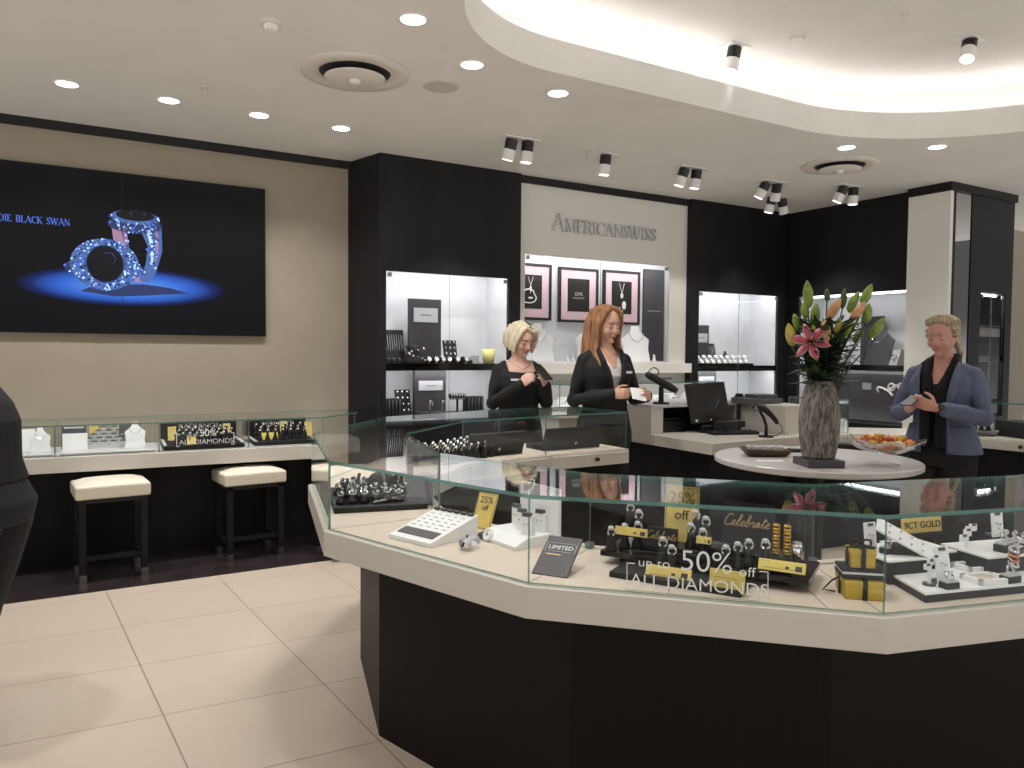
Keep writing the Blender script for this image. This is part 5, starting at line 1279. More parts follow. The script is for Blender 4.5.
# --- white riser with cards
c, rz, w = edge2((474, 541), (502, 550)); w = .20
t = thing('display_riser', 'white jewellery riser with tall back panel, at the corner of the near case', 'riser', tuple(c+V((.03, -.005, 0))), rz-.06)
bm = B(); wedge(bm, w, .05, .012, .035); wedge(bm, w, .10, .035, .035, y0=.05); obj('block', bm, 'pure_white', t, bevel=.002)
bm = B(); box(bm, (.02, .16, .09), (w*1.02, .012, .18)); obj('back_panel', bm, 'pure_white', t, bevel=.002)
ec = thing('earring_card', 'white earring card with black clip on the white riser', 'jewellery display', (0, 0, 0), 0, 'earring cards on the white riser')
bm = B(); wedge(bm, .042, .02, .062, .058); obj('card', bm, 'pure_white', ec, bevel=.001)
bm = B(); box(bm, (0, .004, .066), (.03, .014, .012)); obj('clip', bm, 'slate', ec)
bm = B(); sph(bm, (-.008, -.002, .035), .004, 8); sph(bm, (.008, -.002, .035), .004, 8); obj('earrings', bm, 'silver', ec)
q = Matrix.Translation(c+V((.03, -.005, 0))) @ Matrix.Rotation(rz-.06, 4, 'Z')
for k, (x, y, z) in enumerate(((-.06, .12, .035), (.01, .09, .035), (.055, .13, .035), (.07, .065, .035))):
    p = q @ V((x, y, z))
    if k == 0: ec.location = p; ec.rotation_euler.z = rz
    else: dup(ec, p, rz+.1*k)
t = thing('white_watch', 'small white round dial with dark stones at the left foot of the riser', 'watch', tuple(S(488, 541)+V((0, 0, .0))), rz)
bm = B(); torus(bm, (0, 0, .022), .017, .006, (0, -1, .5), 20, 8); obj('dial', bm, 'pure_white', t, smooth=True)
bm = B(); sph(bm, (-.035, .0, .012), (.016, .012, .012), 10); sph(bm, (-.022, .004, .02), (.01, .01, .012), 8); obj('stones', bm, 'slate', t, smooth=True)
# --- gold 25% sign, left
def gold_sign(label, base, w, h, rz, tilt, lines):
    t = thing('gold_sign', label, 'sign', tuple(base), rz, None); T = Matrix.Rotation(-tilt, 4, 'X')
    bm = B(); box(bm, (0, 0, h/2), (w, .004, h), Mx=T); obj('card', bm, 'gold_card', t)
    bm = B()
    for x in (-1, 1): box(bm, (x*w*.46, -.0025, h/2), (.0012, .001, h*.94), Mx=T)
    for z in (.03, .97): box(bm, (0, -.0025, h*z), (w*.92, .001, .0012), Mx=T)
    obj('border', bm, 'black_ink', t)
    for s, sz, z in lines: text('lettering', s, sz, 'black_ink', T @ upright((0, -.003, h*z)), t, extrude=.0005)
    return t
gold_sign('leaning gold sign reading 25% beside the white sloped price board', S(480, 529), .082, .128, -1.15, .42, (('25%', .034, .8), ('off', .026, .58)))
# --- grey brochure
c, rz, w = edge2((531, 574), (567, 578))
t = thing('brochure', 'dark grey brochure leaning low near the glass corner of the near case', 'brochure', tuple(c), rz-.10); T = Matrix.Rotation(-1.02, 4, 'X')
bm = B(); box(bm, (0, 0, .075), (.105, .006, .15), Mx=T); obj('cover', bm, 'slate', t, bevel=.001)
text('cover_lettering', 'LIMITED', .021, 'white_vinyl', T @ upright((0, -.0035, .105)), t, extrude=.0004)
bm = B()
for z, ww in ((.09, .07), (.122, .08)): box(bm, (0, -.0035, z), (ww, .001, .0012), Mx=T)
for x in (-1, 1): box(bm, (x*.045, -.0035, .106), (.0012, .001, .034), Mx=T)
obj('cover_lines', bm, 'light_grey', t)
bm = B(); box(bm, (-.015, -.0035, .078), (.045, .001, .004), Mx=T); obj('tagline', bm, 'bronze_text', t)
bm = B(); box(bm, (0, .055, .016), (.08, .02, .03)); obj('prop', bm, 'slate', t)

# --- middle pane: the black platform
nB = V((-.718, -.695, 0)); RB = math.atan2(C2[1]-C1[1], C2[0]-C1[0])
c, rz, w = edge2((600, 550), (809, 580), .04)
PB = Matrix.Translation(c) @ Matrix.Rotation(rz, 4, 'Z'); PBi = PB.inverted()
t = thing('display_platform', 'black stepped platform of diamond jewellery in the middle of the near case', 'platform', tuple(c), rz)
bm = B(); box(bm, (0, .10, .032), (w, .20, .016)); obj('upper_board', bm, 'black_gloss', t, bevel=.002)
bm = B(); box(bm, (-.01, .12, .012), (w-.10, .12, .024)); obj('support', bm, 'black_matte', t)
bm = B(); box(bm, (-.035, -.055, .008), (w*.62, .115, .016)); obj('front_board', bm, 'black_matte', t, bevel=.002)
bm = B()
for x, dd, hh, ww in ((-.16, .11, .04, .09), (-.05, .10, .02, .10), (.03, .12, .03, .08), (.16, .11, .03, .15)): box(bm, (x, dd, .04+hh/2), (ww, .09, hh))
obj('blocks', bm, 'black_plastic', t, bevel=.003)
def on_row(px, py, d):
    """local platform point where the sight line meets the upright plane d behind the platform edge"""
    n = (PB.to_3x3() @ V((0, -1, 0))); a = PB @ V((0, d, 0)); return PBi @ onplane(px, py, a, n)
def ring_on(px, py, d, base, label, group, first=[None]):
    p = on_row(px, py, d); hgt = max(.02, p.z-base)
    if first[0] is None:
        r = thing('ring_stand', label, 'ring display', (0, 0, 0), 0, group); 
        bm = B(); lathe(bm, [(0, 0), (.016, 0), (.015, .2), (.010, .45), (.009, .8), (0, 1.0)], 12); 
        for v in bm.verts: v.co.z *= .05
        obj('stand', bm, 'black_plastic', r, smooth=True)
        bm = B(); torus(bm, (0, 0, .05), .0095, .0028, (0, -1, .25), 18, 6); obj('ring', bm, 'silver', r, smooth=True)
        bm = B(); sph(bm, (0, -.003, .0605), (.0085, .007, .006), 8); obj('gem', bm, 'light_grey', r)
        first[0] = r
    else: r = dup(first[0], (0, 0, 0), 0, label, group)
    q = PB @ V((p.x, p.y, 0)); r.location = V((q.x, q.y, ZT+p.z-.05*1.15)); r.scale = (1.15,)*3; r.rotation_euler.z = rz
    # little block under a raised ring
    zb = p.z-.0575-base
    if zb > .004:
        bm = B(); box(bm, (0, 0, -zb/2), (.03, .03, zb)); b = obj('block', bm, 'black_plastic', r); b.matrix_local = Matrix.Diagonal((1/1.15, 1/1.15, 1/1.15, 1))
RL = 'silver ring on a black stand '
for px, py, d, b, l in ((611.5, 532, .03, .04, 'at the left front corner of the black platform'), (630.6, 508, .13, .08, 'highest at left on the black platform'), (639, 515, .11, .08, 'beside the highest left one on the black platform'),
        (625, 529, .06, .04, 'above the left gold plate of the platform'), (638, 527, .07, .04, 'left of the small script card'), (663, 543, -.02, .016, 'in front of the small script card'), (672, 551, -.04, .016, 'above the long gold plate on the front step'),
        (696, 516, .14, .07, 'directly right of the tall 25% sign'), (706, 522, .12, .07, 'second one right of the tall 25% sign'), (691, 529, .09, .04, 'at the foot of the tall 25% sign, right side'), (703, 534, .07, .04, 'above the middle gold plate of the black platform'),
        (726, 551, .02, .016, 'under the big script board, leftmost of four'), (738, 548, .04, .04, 'under the big script board, second of four'), (749, 545, .05, .04, 'under the big script board, third of four'), (765.6, 545, .05, .04, 'under the big script board, rightmost of four')):
    ring_on(px, py, d, b, RL+l, 'ring stands on the black platform')
def plate(px0, px1, py0, py1, d, label, mt='gold_card', tilt=.25, lines=None, border=False, stand=True):
    a = on_row(px0, py1, d); b = on_row(px1, py1, d); tp = on_row((px0+px1)/2, py0, d+.01); m = (a+b)/2; w_ = (b-a).length; h_ = max(.012, tp.z-m.z)*1.02
    zb = max(.0, m.z)
    r = thing('gold_plate', label, 'sign', tuple(PB @ V((m.x, m.y, zb))), rz); T = Matrix.Rotation(-tilt, 4, 'X')
    bm = B(); box(bm, (0, 0, h_/2), (w_, .005, h_), Mx=T); obj('plate', bm, mt, r, bevel=.001)
    bm = B(); box(bm, (0, .016, .004), (w_*.8, .03, .008)); obj('foot', bm, 'black_plastic', r)
    if border:
        bm = B()
        for x in (-1, 1): box(bm, (x*w_*.45, -.003, h_/2), (.0012, .001, h_*.86), Mx=T)
        for z in (.07, .93): box(bm, (0, -.003, h_*z), (w_*.9, .001, .0012), Mx=T)
        for k in range(3): box(bm, (0, -.003, h_*(.3+.17*k)), (w_*.7, .001, .002), Mx=T)
        obj('print', bm, 'bronze_text', r)
    else:
        bm = B(); box(bm, (w_*.36, -.003, h_*.4), (w_*.14, .002, h_*.45), Mx=T); box(bm, (w_*.12, -.003, h_*.4), (w_*.08, .001, h_*.2), Mx=T); obj('print', bm, 'dark_grey', r)
    return r
plate(615, 647, 527, 536, .04, 'gold plate at the left of the black platform, left of the small script card')
plate(645, 690, 566, 579, -.085, 'long gold plate low on the front step of the black platform', tilt=.5)
plate(709, 744, 570, 592, -.10, 'bordered gold card nearest the glass in front of the black platform', tilt=.2, border=True, mt='yellow_card')
plate(758, 805, 560, 572, .012, 'long yellow plate at the right end of the black platform', 'yellow_card', tilt=.5)
plate(696, 711, 536, 544, .05, 'small yellow plate in the middle of the black platform')
def board(px0, px1, py0, py1, d, label, tx, size):
    a = on_row(px0, py1, d); b = on_row(px1, py1, d); tp = on_row((px0+px1)/2, py0, d+.02); m = (a+b)/2; w_ = (b-a).length; h_ = tp.z-m.z
    r = thing('script_card', label, 'sign', tuple(PB @ V((m.x, m.y, max(.04, m.z)))), rz); T = Matrix.Rotation(-.16, 4, 'X')
    bm = B(); box(bm, (0, 0, h_/2), (w_, .006, h_), Mx=T); obj('card', bm, 'black_plastic', r, bevel=.001)
    bm = B(); cursive(bm, tx, size, T @ upright((-.04*w_, -.004, h_*.55)), .0011 if size > .026 else .0008); obj('lettering', bm, 'bronze_text', r)
    bm = B(); box(bm, (0, .02, .006), (w_*.8, .04, .012)); obj('foot', bm, 'black_plastic', r)
board(647, 677, 526, 547, .03, 'small black card with gold script, left of the tall 25% sign', 'Celebrate', .023)
board(722, 773, 502, 546, .12, 'big black board with gold script, left of the gold bangles', 'Celebrate', .033)
a = on_row(664, 538, .16); b = on_row(697, 538, .16)
gold_sign('tall gold sign reading 25% off standing on the black platform', PB @ V(((a+b)/2)[:2]+(.04,)), (b-a).length, on_row(680, 485, .19).z-.04, rz+.06, .12, (('25%', .047, .80), ('off', .040, .52)))
for px, l, k in ((776, 'stack of gold bangles on a dark peg, left one of two', 0), (787, 'stack of gold bangles on a dark peg, right one of two', 1)):
    p = on_row(px, 543, .09); r = thing('bangle_stack', l, 'jewellery', tuple(PB @ V((p.x, p.y, .07))), rz, 'gold bangle stacks')
    bm = B(); cyl(bm, (0, 0, 0), (0, 0, .088), .006, .006, 12); obj('peg', bm, 'black_plastic', r)
    bm = B()
    for j in range(9): torus(bm, (0, 0, .006+.0095*j), .0070, .0040, (0, .12*(-1)**j, 1), 16, 6)
    obj('bangles', bm, 'gold_metal', r, smooth=True)
p = on_row(797, 540, .08); r = thing('silver_cuff', 'silver cuff bracelet at the right end of the black platform', 'jewellery', tuple(PB @ V((p.x, p.y, .07))), rz)
bm = B(); lathe(bm, [(.011, 0), (.015, .012), (.015, .034), (.011, .045), (.009, .034), (.009, .012)], 18); obj('cuff', bm, 'silver', r, smooth=True)
bm = B(); cyl(bm, (0, 0, -.01), (0, 0, .04), .008, .008, 10); obj('peg', bm, 'black_plastic', r)
# --- clear sheet with lettering just inside the middle pane
g0, g1 = V((go[2][0], go[2][1], 0)), V((go[3][0], go[3][1], 0)); gd = (g1-g0).normalized(); gn = V((gd.y, -gd.x, 0)); ga = g0 - gn*.012
t = thing('clear_sign', 'clear sign reading up to 50% off ALL DIAMONDS behind the front glass', 'sign', (0, 0, 0))
grz = math.atan2(gd.y, gd.x)
a = onplane(624, 598, ga, gn); b = onplane(769, 606, ga, gn)
sh = [V((a.x, a.y, 0)), V((b.x, b.y, 0))]
bm = B(); pane(bm, sh[0], sh[1], ZT+.001, ZT+.105, .003); obj('sheet', bm, ['acrylic', 'edge_soft'], t)
gb = ga + gn*.0025
def glyph(s, cx, cy, size, sx=1):
    p = onplane(cx, cy, gb, gn); text('lettering', s, size, 'white_vinyl', upright(p, grz), t, extrude=.0003, sx=sx, bold=-size*.008)
glyph('up to', 654, 563.5, .034, 1.12); glyph('50%', 706, 563, .076, 1.02); glyph('off', 747, 572.5, .034, 1.12)
glyph('ALL DIAMONDS', 698, 585.5, .045, 1.06)
bm = B(); U = V((0, 0, 1))
for px, y0, y1, sg in ((627, 563, 594, 1), (768, 572, 602, -1)):
    p, q = onplane(px, y0, gb, gn), onplane(px, y1, gb, gn)
    for u, v in ((p, q), (p, p+gd*.02*sg), (q, q+gd*.02*sg)): tube(bm, [u, v], .0011, 6)
obj('bracket', bm, 'white_vinyl', t)
# --- gold gift boxes with black ribbon
cN = S(849, 600); dA = (S(886, 601)-cN); dA.z = 0; la = dA.length; dA.normalize(); dB = V((-dA.y, dA.x, 0)); lb = .105
rzg = math.atan2(dA.y, dA.x)-.12
def gift(label, loc, w_, d_, h_, nm='gift_box'):
    r = thing(nm, label, 'gift box', loc, rzg, 'gold gift boxes')
    bm = B(); box(bm, (0, 0, h_*.38), (w_, d_, h_*.76)); obj('box', bm, 'gold_foil', r, bevel=.002)
    bm = B(); box(bm, (0, 0, h_*.86), (w_+.005, d_+.005, h_*.28)); obj('lid', bm, 'gold_foil', r, bevel=.002)
    bm = B(); box(bm, (0, 0, h_*.502), (.011, d_+.009, h_+.007)); box(bm, (0, 0, h_*.501), (w_+.009, .011, h_+.005)); obj('ribbon', bm, 'black_ink', r)
    return r
ctr = cN + dA*la/2 + dB*lb/2; hb = .047
gift('larger gold gift box with black ribbon, bottom of the stack', (ctr.x, ctr.y, ZT), la*1.03, lb, hb)
bm = B(); box(bm, (0, 0, .004), (.105, .08, .008)); box(bm, (0, 0, .012), (.10, .075, .006), mi=1); box(bm, (0, 0, .019), (.105, .08, .007)); tag(obj('striped_band', bm, ['black_ink', 'pure_white'], Mx=TR((ctr.x, ctr.y, ZT+hb+.004), rzg)), 'flat black and white striped box between the two gold gift boxes', 'box')
g2 = gift('smaller gold gift box with black bow, top of the stack', (ctr.x, ctr.y, ZT+hb+.027), .058, .058, .046)
bm = B()
for sg in (-1, 1): torus(bm, (sg*.014, 0, .058), .011, .003, (0, 1, .3), 14, 6); tube(bm, [(0, 0, .055), (sg*.03, -.02, .052)], .003, 6)
obj('bow', bm, 'black_ink', g2, smooth=True)
bm = B(); p = S(838, 594); tube(bm, [(0, 0, .045), (-.025, -.0, .03), (-.05, -.012, .008), (-.02, -.01, .004)], .0025, 6); tag(obj('ribbon_tail', bm, 'black_ink', smooth=True, Mx=TR(S(842, 592), rzg)), 'thin black ribbon tail curling left of the gold gift boxes', 'ribbon')

# --- right pane: white platforms with black sides
c, rz, w = edge2((925, 603), (1024, 593)); fl_ = S(925, 603)
PR = Matrix.Translation(V((fl_.x, fl_.y, ZT))) @ Matrix.Rotation(rz, 4, 'Z')
def plat(label, x0, x1, y0, y1, h, top=.006):
    t = thing('display_platform', label, 'platform', tuple(PR @ V((0, 0, 0))), rz, None)
    bm = B(); bx(bm, (x0, y0, 0), (x1, y1, h-top)); obj('body', bm, 'black_matte', t, bevel=.001)
    bm = B(); bx(bm, (x0, y0, h-top+.0002), (x1, y1, h)); obj('top_board', bm, 'pure_white', t, bevel=.001)
    return t
lf = PR.inverted() @ S(891, 583)
bm = B()
t = thing('display_platform', 'low white platform with black edge nearest the glass, at right of near case', 'platform', tuple(PR @ V((0, 0, 0))), rz)
poly = [(0, 0), (.62, 0), (.62, .17), (lf.x+.03, .17), (lf.x, lf.y)]
bm = B(); prism(bm, poly, 0, .019); obj('body', bm, 'black_matte', t); bm = B(); prism(bm, poly, .0192, .025); obj('top_board', bm, 'pure_white', t)
def L(px, py, h): return PR.inverted() @ S(px, py, h)
q = L(889, 561, .065); 
plat('left white riser with black sides, behind the gold gift boxes', q.x-.0, q.x+.135, q.y+.0, q.y+.17, .065)
q2 = L(1006, 556, .07); q3 = L(966, 541, .07)
plat('right white riser with black sides under the ring blocks, near right edge', q2.x-.06, q2.x+.5, q2.y, q2.y+.16, .07)
plat('back white riser with black sides under the gold lettered sign', q.x+.14, q2.x-.065, max(.19, q2.y+.0), max(.19, q2.y)+.15, .065)
def at_h(px, py, h): p = S(px, py, h); return (p.x, p.y, ZT+h)
def tall_card(label, px, py, h0, w_, h_, tilt=.18, mt='pure_white', rot=0):
    t = thing('earring_card', label, 'jewellery display', at_h(px, py, h0), rz+rot); T = Matrix.Rotation(-tilt, 4, 'X')
    bm = B(); box(bm, (0, 0, h_/2), (w_, .005, h_), Mx=T); obj('card', bm, mt, t, bevel=.001)
    bm = B(); box(bm, (0, -.001, h_-.006), (w_*.45, .009, .008), Mx=T); obj('clip', bm, 'slate', t)
    bm = B(); sph(bm, (-.006, -.004, h_*.55), .004, 8, Mx=T); sph(bm, (.006, -.004, h_*.5), .004, 8, Mx=T); sph(bm, (0, -.004, h_*.35), .003, 8, Mx=T); obj('earrings', bm, 'silver', t)
    bm = B(); box(bm, (0, .014, .004), (w_*.9, .03, .008)); obj('foot', bm, 'slate', t)
tall_card('white leaning earring card above the smaller gold gift box', 871, 549, .065, .042, .075, .12, rot=.1)
tall_card('tall white earring card in the middle of the low platform', 945, 584, .025, .045, .095, .2)
tall_card('white earring card on the right riser, left of the ring blocks', 998, 537, .07, .042, .075, .12)
t = thing('sloped_pad', 'long white sloped earring pad on a black base, on the left riser', 'jewellery display', at_h(906, 553, .065), rz-.4)
bm = B(); box(bm, (0, 0, .012), (.09, .05, .024)); obj('base', bm, 'black_matte', t)
t2_ = t; T = Matrix.Rotation(.5, 4, 'Y') @ Matrix.Rotation(.75, 4, 'X')
bm = B(); box(bm, (-.035, 0, .045), (.17, .045, .007), Mx=T); obj('pad', bm, 'pure_white', t, bevel=.001)
bm = B()
for k in range(5):
    for j in (-1, 1): sph(bm, (-.085+.033*k, .012*j, .05), .004, 8, Mx=T)
obj('earrings', bm, 'silver', t)
a = S(897, 534, .065); b = S(946, 534, .065)
t = thing('gold_sign', 'gold sign reading ACT GOLD at the back of the near case', 'sign', tuple((S(922, 536, .065)).xy)+(ZT+.065,), rz+.05); T = Matrix.Rotation(-.1, 4, 'X'); ww = (b-a).length
bm = B(); box(bm, (0, 0, .028), (ww, .006, .056), Mx=T); obj('card', bm, 'gold_card', t, bevel=.001)
text('lettering', '9CT GOLD', .028, 'black_ink', T @ upright((.0, -.0045, .034)), t, extrude=.0004, sx=1.05)
t['label'] = 'gold sign reading 9CT GOLD at the back of the near case'
bm = B(); box(bm, (0, .03, .006), (ww, .08, .012)); obj('foot', bm, 'black_matte', t)
def t_stand(label, px, py, h0, hgt, w_):
    t = thing('earring_stand', label, 'jewellery display', at_h(px, py, h0), rz)
    bm = B(); cyl(bm, (0, 0, 0), (0, 0, .005), .016, .016, 14); obj('base', bm, 'slate', t)
    bm = B(); cyl(bm, (0, 0, .005), (0, 0, hgt), .005, .005, 8); obj('pole', bm, 'pure_white', t)
    for k, (x, z) in enumerate(((-.4, .7), (.3, .98), (-.1, .85))):
        bm = B(); box(bm, (x*w_, -.006, hgt*z), (w_*.55, .006, hgt*.2)); cd = obj('small_card', bm, 'pure_white', t, bevel=.001)
        bm = B(); box(bm, (x*w_, -.01, hgt*z+hgt*.08), (w_*.25, .004, .006)); obj('clip', bm, 'slate', cd)
t_stand('white earring tree at the left of the low platform', 929, 585, .025, .072, .034)
t_stand('tall white earring tree standing in the middle behind the low platform cards', 966, 563, .025, .105, .045)
def frame_tray(label, px, py, w_, d_, mt):
    t = thing('frame_tray', label, 'tray', at_h(px, py, .025), rz-.05)
    bm = B()
    for a_, b_ in (((-w_/2, -d_/2, 0), (w_/2, -d_/2+.012, .014)), ((-w_/2, d_/2-.012, 0), (w_/2, d_/2, .014)), ((-w_/2, -d_/2, 0), (-w_/2+.012, d_/2, .014)), ((w_/2-.012, -d_/2, 0), (w_/2, d_/2, .014))): bx(bm, a_, b_)
    obj('rim', bm, 'pure_white', t, bevel=.001)
    bm = B(); bx(bm, (-w_/2+.012, -d_/2+.012, 0), (w_/2-.012, d_/2-.012, .006)); obj('pad', bm, mt, t)
frame_tray('white framed tray with dark pad on the low platform', 973, 569, .085, .07, 'slate')
frame_tray('white framed tray with beige pad on the low platform', 986, 581, .10, .07, 'deck_cream')
rb_ = thing('ring_block', 'black ring block with white pad and silver ring', 'ring display', (0, 0, 0), 0, 'black ring blocks')
bm = B(); box(bm, (0, 0, .008), (.042, .026, .016)); obj('block', bm, 'black_matte', rb_, bevel=.001)
bm = B(); box(bm, (0, 0, .018), (.036, .022, .005)); obj('pad', bm, 'light_grey', rb_)
bm = B(); torus(bm, (0, 0, .03), .010, .003, (0, -1, .4), 16, 6); sph(bm, (0, -.003, .042), .006, 8); obj('ring', bm, 'silver', rb_, smooth=True)
for k, (px, py, h, sc_k, l) in enumerate(((949, 588, .025, 1, 'black ring block with silver ring at the front of the low white platform'), (1010, 582, .025, 1.1, 'black ring block with rings at the right of the beige framed tray'), (888, 553, .065, 1, 'black ring block on the left riser beside the sloped pad'),
        (1004, 551, .07, 1.3, 'large black ring block at the left front of the right riser'), (1016, 553, .07, 1, 'black ring block second from left on the right riser'), (1014, 545, .07, .9, 'black ring block behind the second one on the right riser'), (1023, 548, .07, 1, 'black ring block on the right riser at the right edge'))):
    if k == 0: rb_.location = at_h(px, py, h); rb_['label'] = l; rb_.rotation_euler.z = rz
    else: dup(rb_, at_h(px, py, h), rz+.1*k, l, scale=sc_k)
t = thing('ring_stack', 'small rose gold and silver ring stack on the low platform, near right edge', 'ring display', at_h(1013, 575, .025), rz)
bm = B(); cyl(bm, (0, 0, 0), (0, 0, .075), .006, .005, 10); obj('peg', bm, 'slate', t)
for k in range(4):
    bm = B(); torus(bm, (0, 0, .03+.013*k), .011, .0045, (0, -.5, 1), 16, 6); obj('ring', bm, 'rose_gold' if k in (1, 2) else 'silver', t, smooth=True)
# ================================================================ PEOPLE
for k, a in {'skin_warm': (214, 168, 146), 'skin_fair': (224, 182, 164), 'skin_rosy': (206, 154, 138), 'lips': (186, 120, 112), 'lash': (84, 60, 52), 'eye_white': (190, 170, 160), 'iris': (60, 50, 45)}.items(): defm(k, a, .5, spec=.35)
defm('hair_auburn', (146, 104, 72), .42, noise=.32, nscale=60, stretch=(1, 1, .12)); defm('hair_blonde', (226, 212, 182), .42, noise=.14, nscale=60, stretch=(1, 1, .15)); defm('hair_ash', (150, 132, 108), .5, noise=.3, nscale=70, stretch=(1, 1, .2)); defm('hair_dark', (30, 24, 22), .5)
defm('cloth_black', (20, 19, 21), .8, bump=.3, bscale=150); defm('cloth_blouse', (226, 222, 222), .7); defm('denim', (92, 100, 124), .85, noise=.12, nscale=120, bump=.3, bscale=220); defm('scarf_black', (14, 14, 18), .9, bump=.4, bscale=90)
defm('trousers_black', (18, 17, 19), .8); defm('jeans_dark', (26, 28, 34), .85); defm('shoe_black', (15, 14, 14), .3)

def head_matrix(P):
    return Matrix.Translation(V(P['head'])) @ Euler(P['head_rot'], 'XYZ').to_matrix().to_4x4()
def build_head(bm, HM):
    q = bmesh.ops.create_uvsphere(bm, u_segments=40, v_segments=28, radius=1)
    for v in q['verts']:
        u = v.co.copy(); x, y, z = u.x*.076, u.y*.096, u.z*.118
        if z < -.01:
            t = (-.01-z)/.108; x *= 1-.36*t*t-.08*t; y = y*(1-.22*t)-.012*t
        if u.y < -.3 and -.06 < z < .03: y *= .965
        for sx in (-1, 1):
            g = math.exp(-(((x-sx*.031)/.017)**2+((z-.004)/.011)**2))
            if u.y < 0: y += .011*g
        v.co = HM @ V((x, y, z))
    def e(c, r, rot=None):
        T = HM @ Matrix.Translation(V(c))
        if rot: T = T @ Euler(rot).to_matrix().to_4x4()
        sph(bm, (0, 0, 0), r, 12, Mx=T)
    tube(bm, [HM @ V(p) for p in ((0, -.084, .016), (0, -.098, -.006), (0, -.108, -.026), (0, -.1, -.034))], [.006, .0075, .0105, .008], 10)
    e((.0, -.108, -.027), (.0095, .009, .008)); e((.009, -.098, -.03), (.007, .009, .006)); e((-.009, -.098, -.03), (.007, .009, .006))
    e((0, -.089, -.0565), (.022, .009, .0055)); e((0, -.088, -.0655), (.019, .0095, .0062)); e((0, -.071, -.097), (.022, .014, .016))
    for s in (-1, 1):
        e((s*.03, -.083, .024), (.02, .008, .006)); e((s*.037, -.062, -.03), (.024, .021, .024)); e((s*.031, -.079, .004), (.0135, .0085, .0085))
        e((s*.076, .012, -.008), (.008, .017, .029), (0, 0, s*.25)); e((s*.079, .012, -.026), (.007, .010, .011))
def build_hand(bm, W, d, n, th, curl=(.35, .5, .4), sc=1.0, spread=.0):
    """palm with four unequal fingers and a thumb leaving the side of the palm"""
    d = V(d).normalized(); n = V(n); n = (n-d*n.dot(d)).normalized(); s = d.cross(n).normalized()
    if s.dot(V(th)) < 0: s = -s
    W = V(W); rings = []
    for f, w, h in ((-.01, .024, .019), (.02, .031, .017), (.055, .039, .0145), (.082, .039, .011), (.088, .034, .007)):
        c = W+d*f*sc; rings.append([c+s*w*sc*math.cos(a)+n*h*sc*math.sin(a) for a in [2*PI*i/16 for i in range(16)]])
    loft(bm, rings)
    for k, (o, ln, r) in enumerate(((.029, .070, .0085), (.0098, .078, .0088), (-.0098, .072, .0084), (-.028, .056, .0074))):
        p = W+(d*.078+s*o)*sc; a = 0; pts = [p]; rs = [r*sc]; dd = (d+s*o*spread*12).normalized()
        for j, f in enumerate((.45, .31, .24)):
            a += curl[j]*(1+.12*k); q = dd*math.cos(a)+n*math.sin(a); p = p+q*ln*f*sc; pts.append(p); rs.append(r*sc*(.95, .88, .74)[j])
        limb(bm, pts, rs, 10)
    p = W+(d*.022+s*.026+n*.004)*sc; t1 = (s*.75+d*.55+n*.45).normalized(); t2 = (s*.25+d*.8+n*.6).normalized(); t3 = (s*-.05+d*.85+n*.55).normalized()
    a = p+t1*.034*sc; b = a+t2*.030*sc; c = b+t3*.025*sc
    limb(bm, [p, a, b, c], [.0125*sc, .011*sc, .0098*sc, .008*sc], 10)
def torso_rings(rows, n=28):
    return [[V((cx+rx*math.copysign(abs(math.cos(a))**.86, math.cos(a)), cy+ry*math.copysign(abs(math.sin(a))**.9, math.sin(a)), z)) for a in [2*PI*i/n for i in range(n)]] for z, cx, cy, rx, ry in rows]
TORSO = [(.80, 0, .01, .155, .10), (.88, 0, .012, .172, .115), (.96, 0, .008, .158, .108), (1.04, 0, .0, .133, .10), (1.10, 0, .0, .132, .10), (1.18, 0, -.006, .142, .106), (1.25, 0, -.012, .153, .115), (1.31, 0, -.006, .155, .105), (1.35, 0, .004, .140, .086), (1.385, 0, .010, .108, .068), (1.415, 0, .014, .076, .057), (1.445, 0, .016, .056, .052)]
def arm_pts(A): return [V(A[k]) for k in ('s', 'e', 'w')]
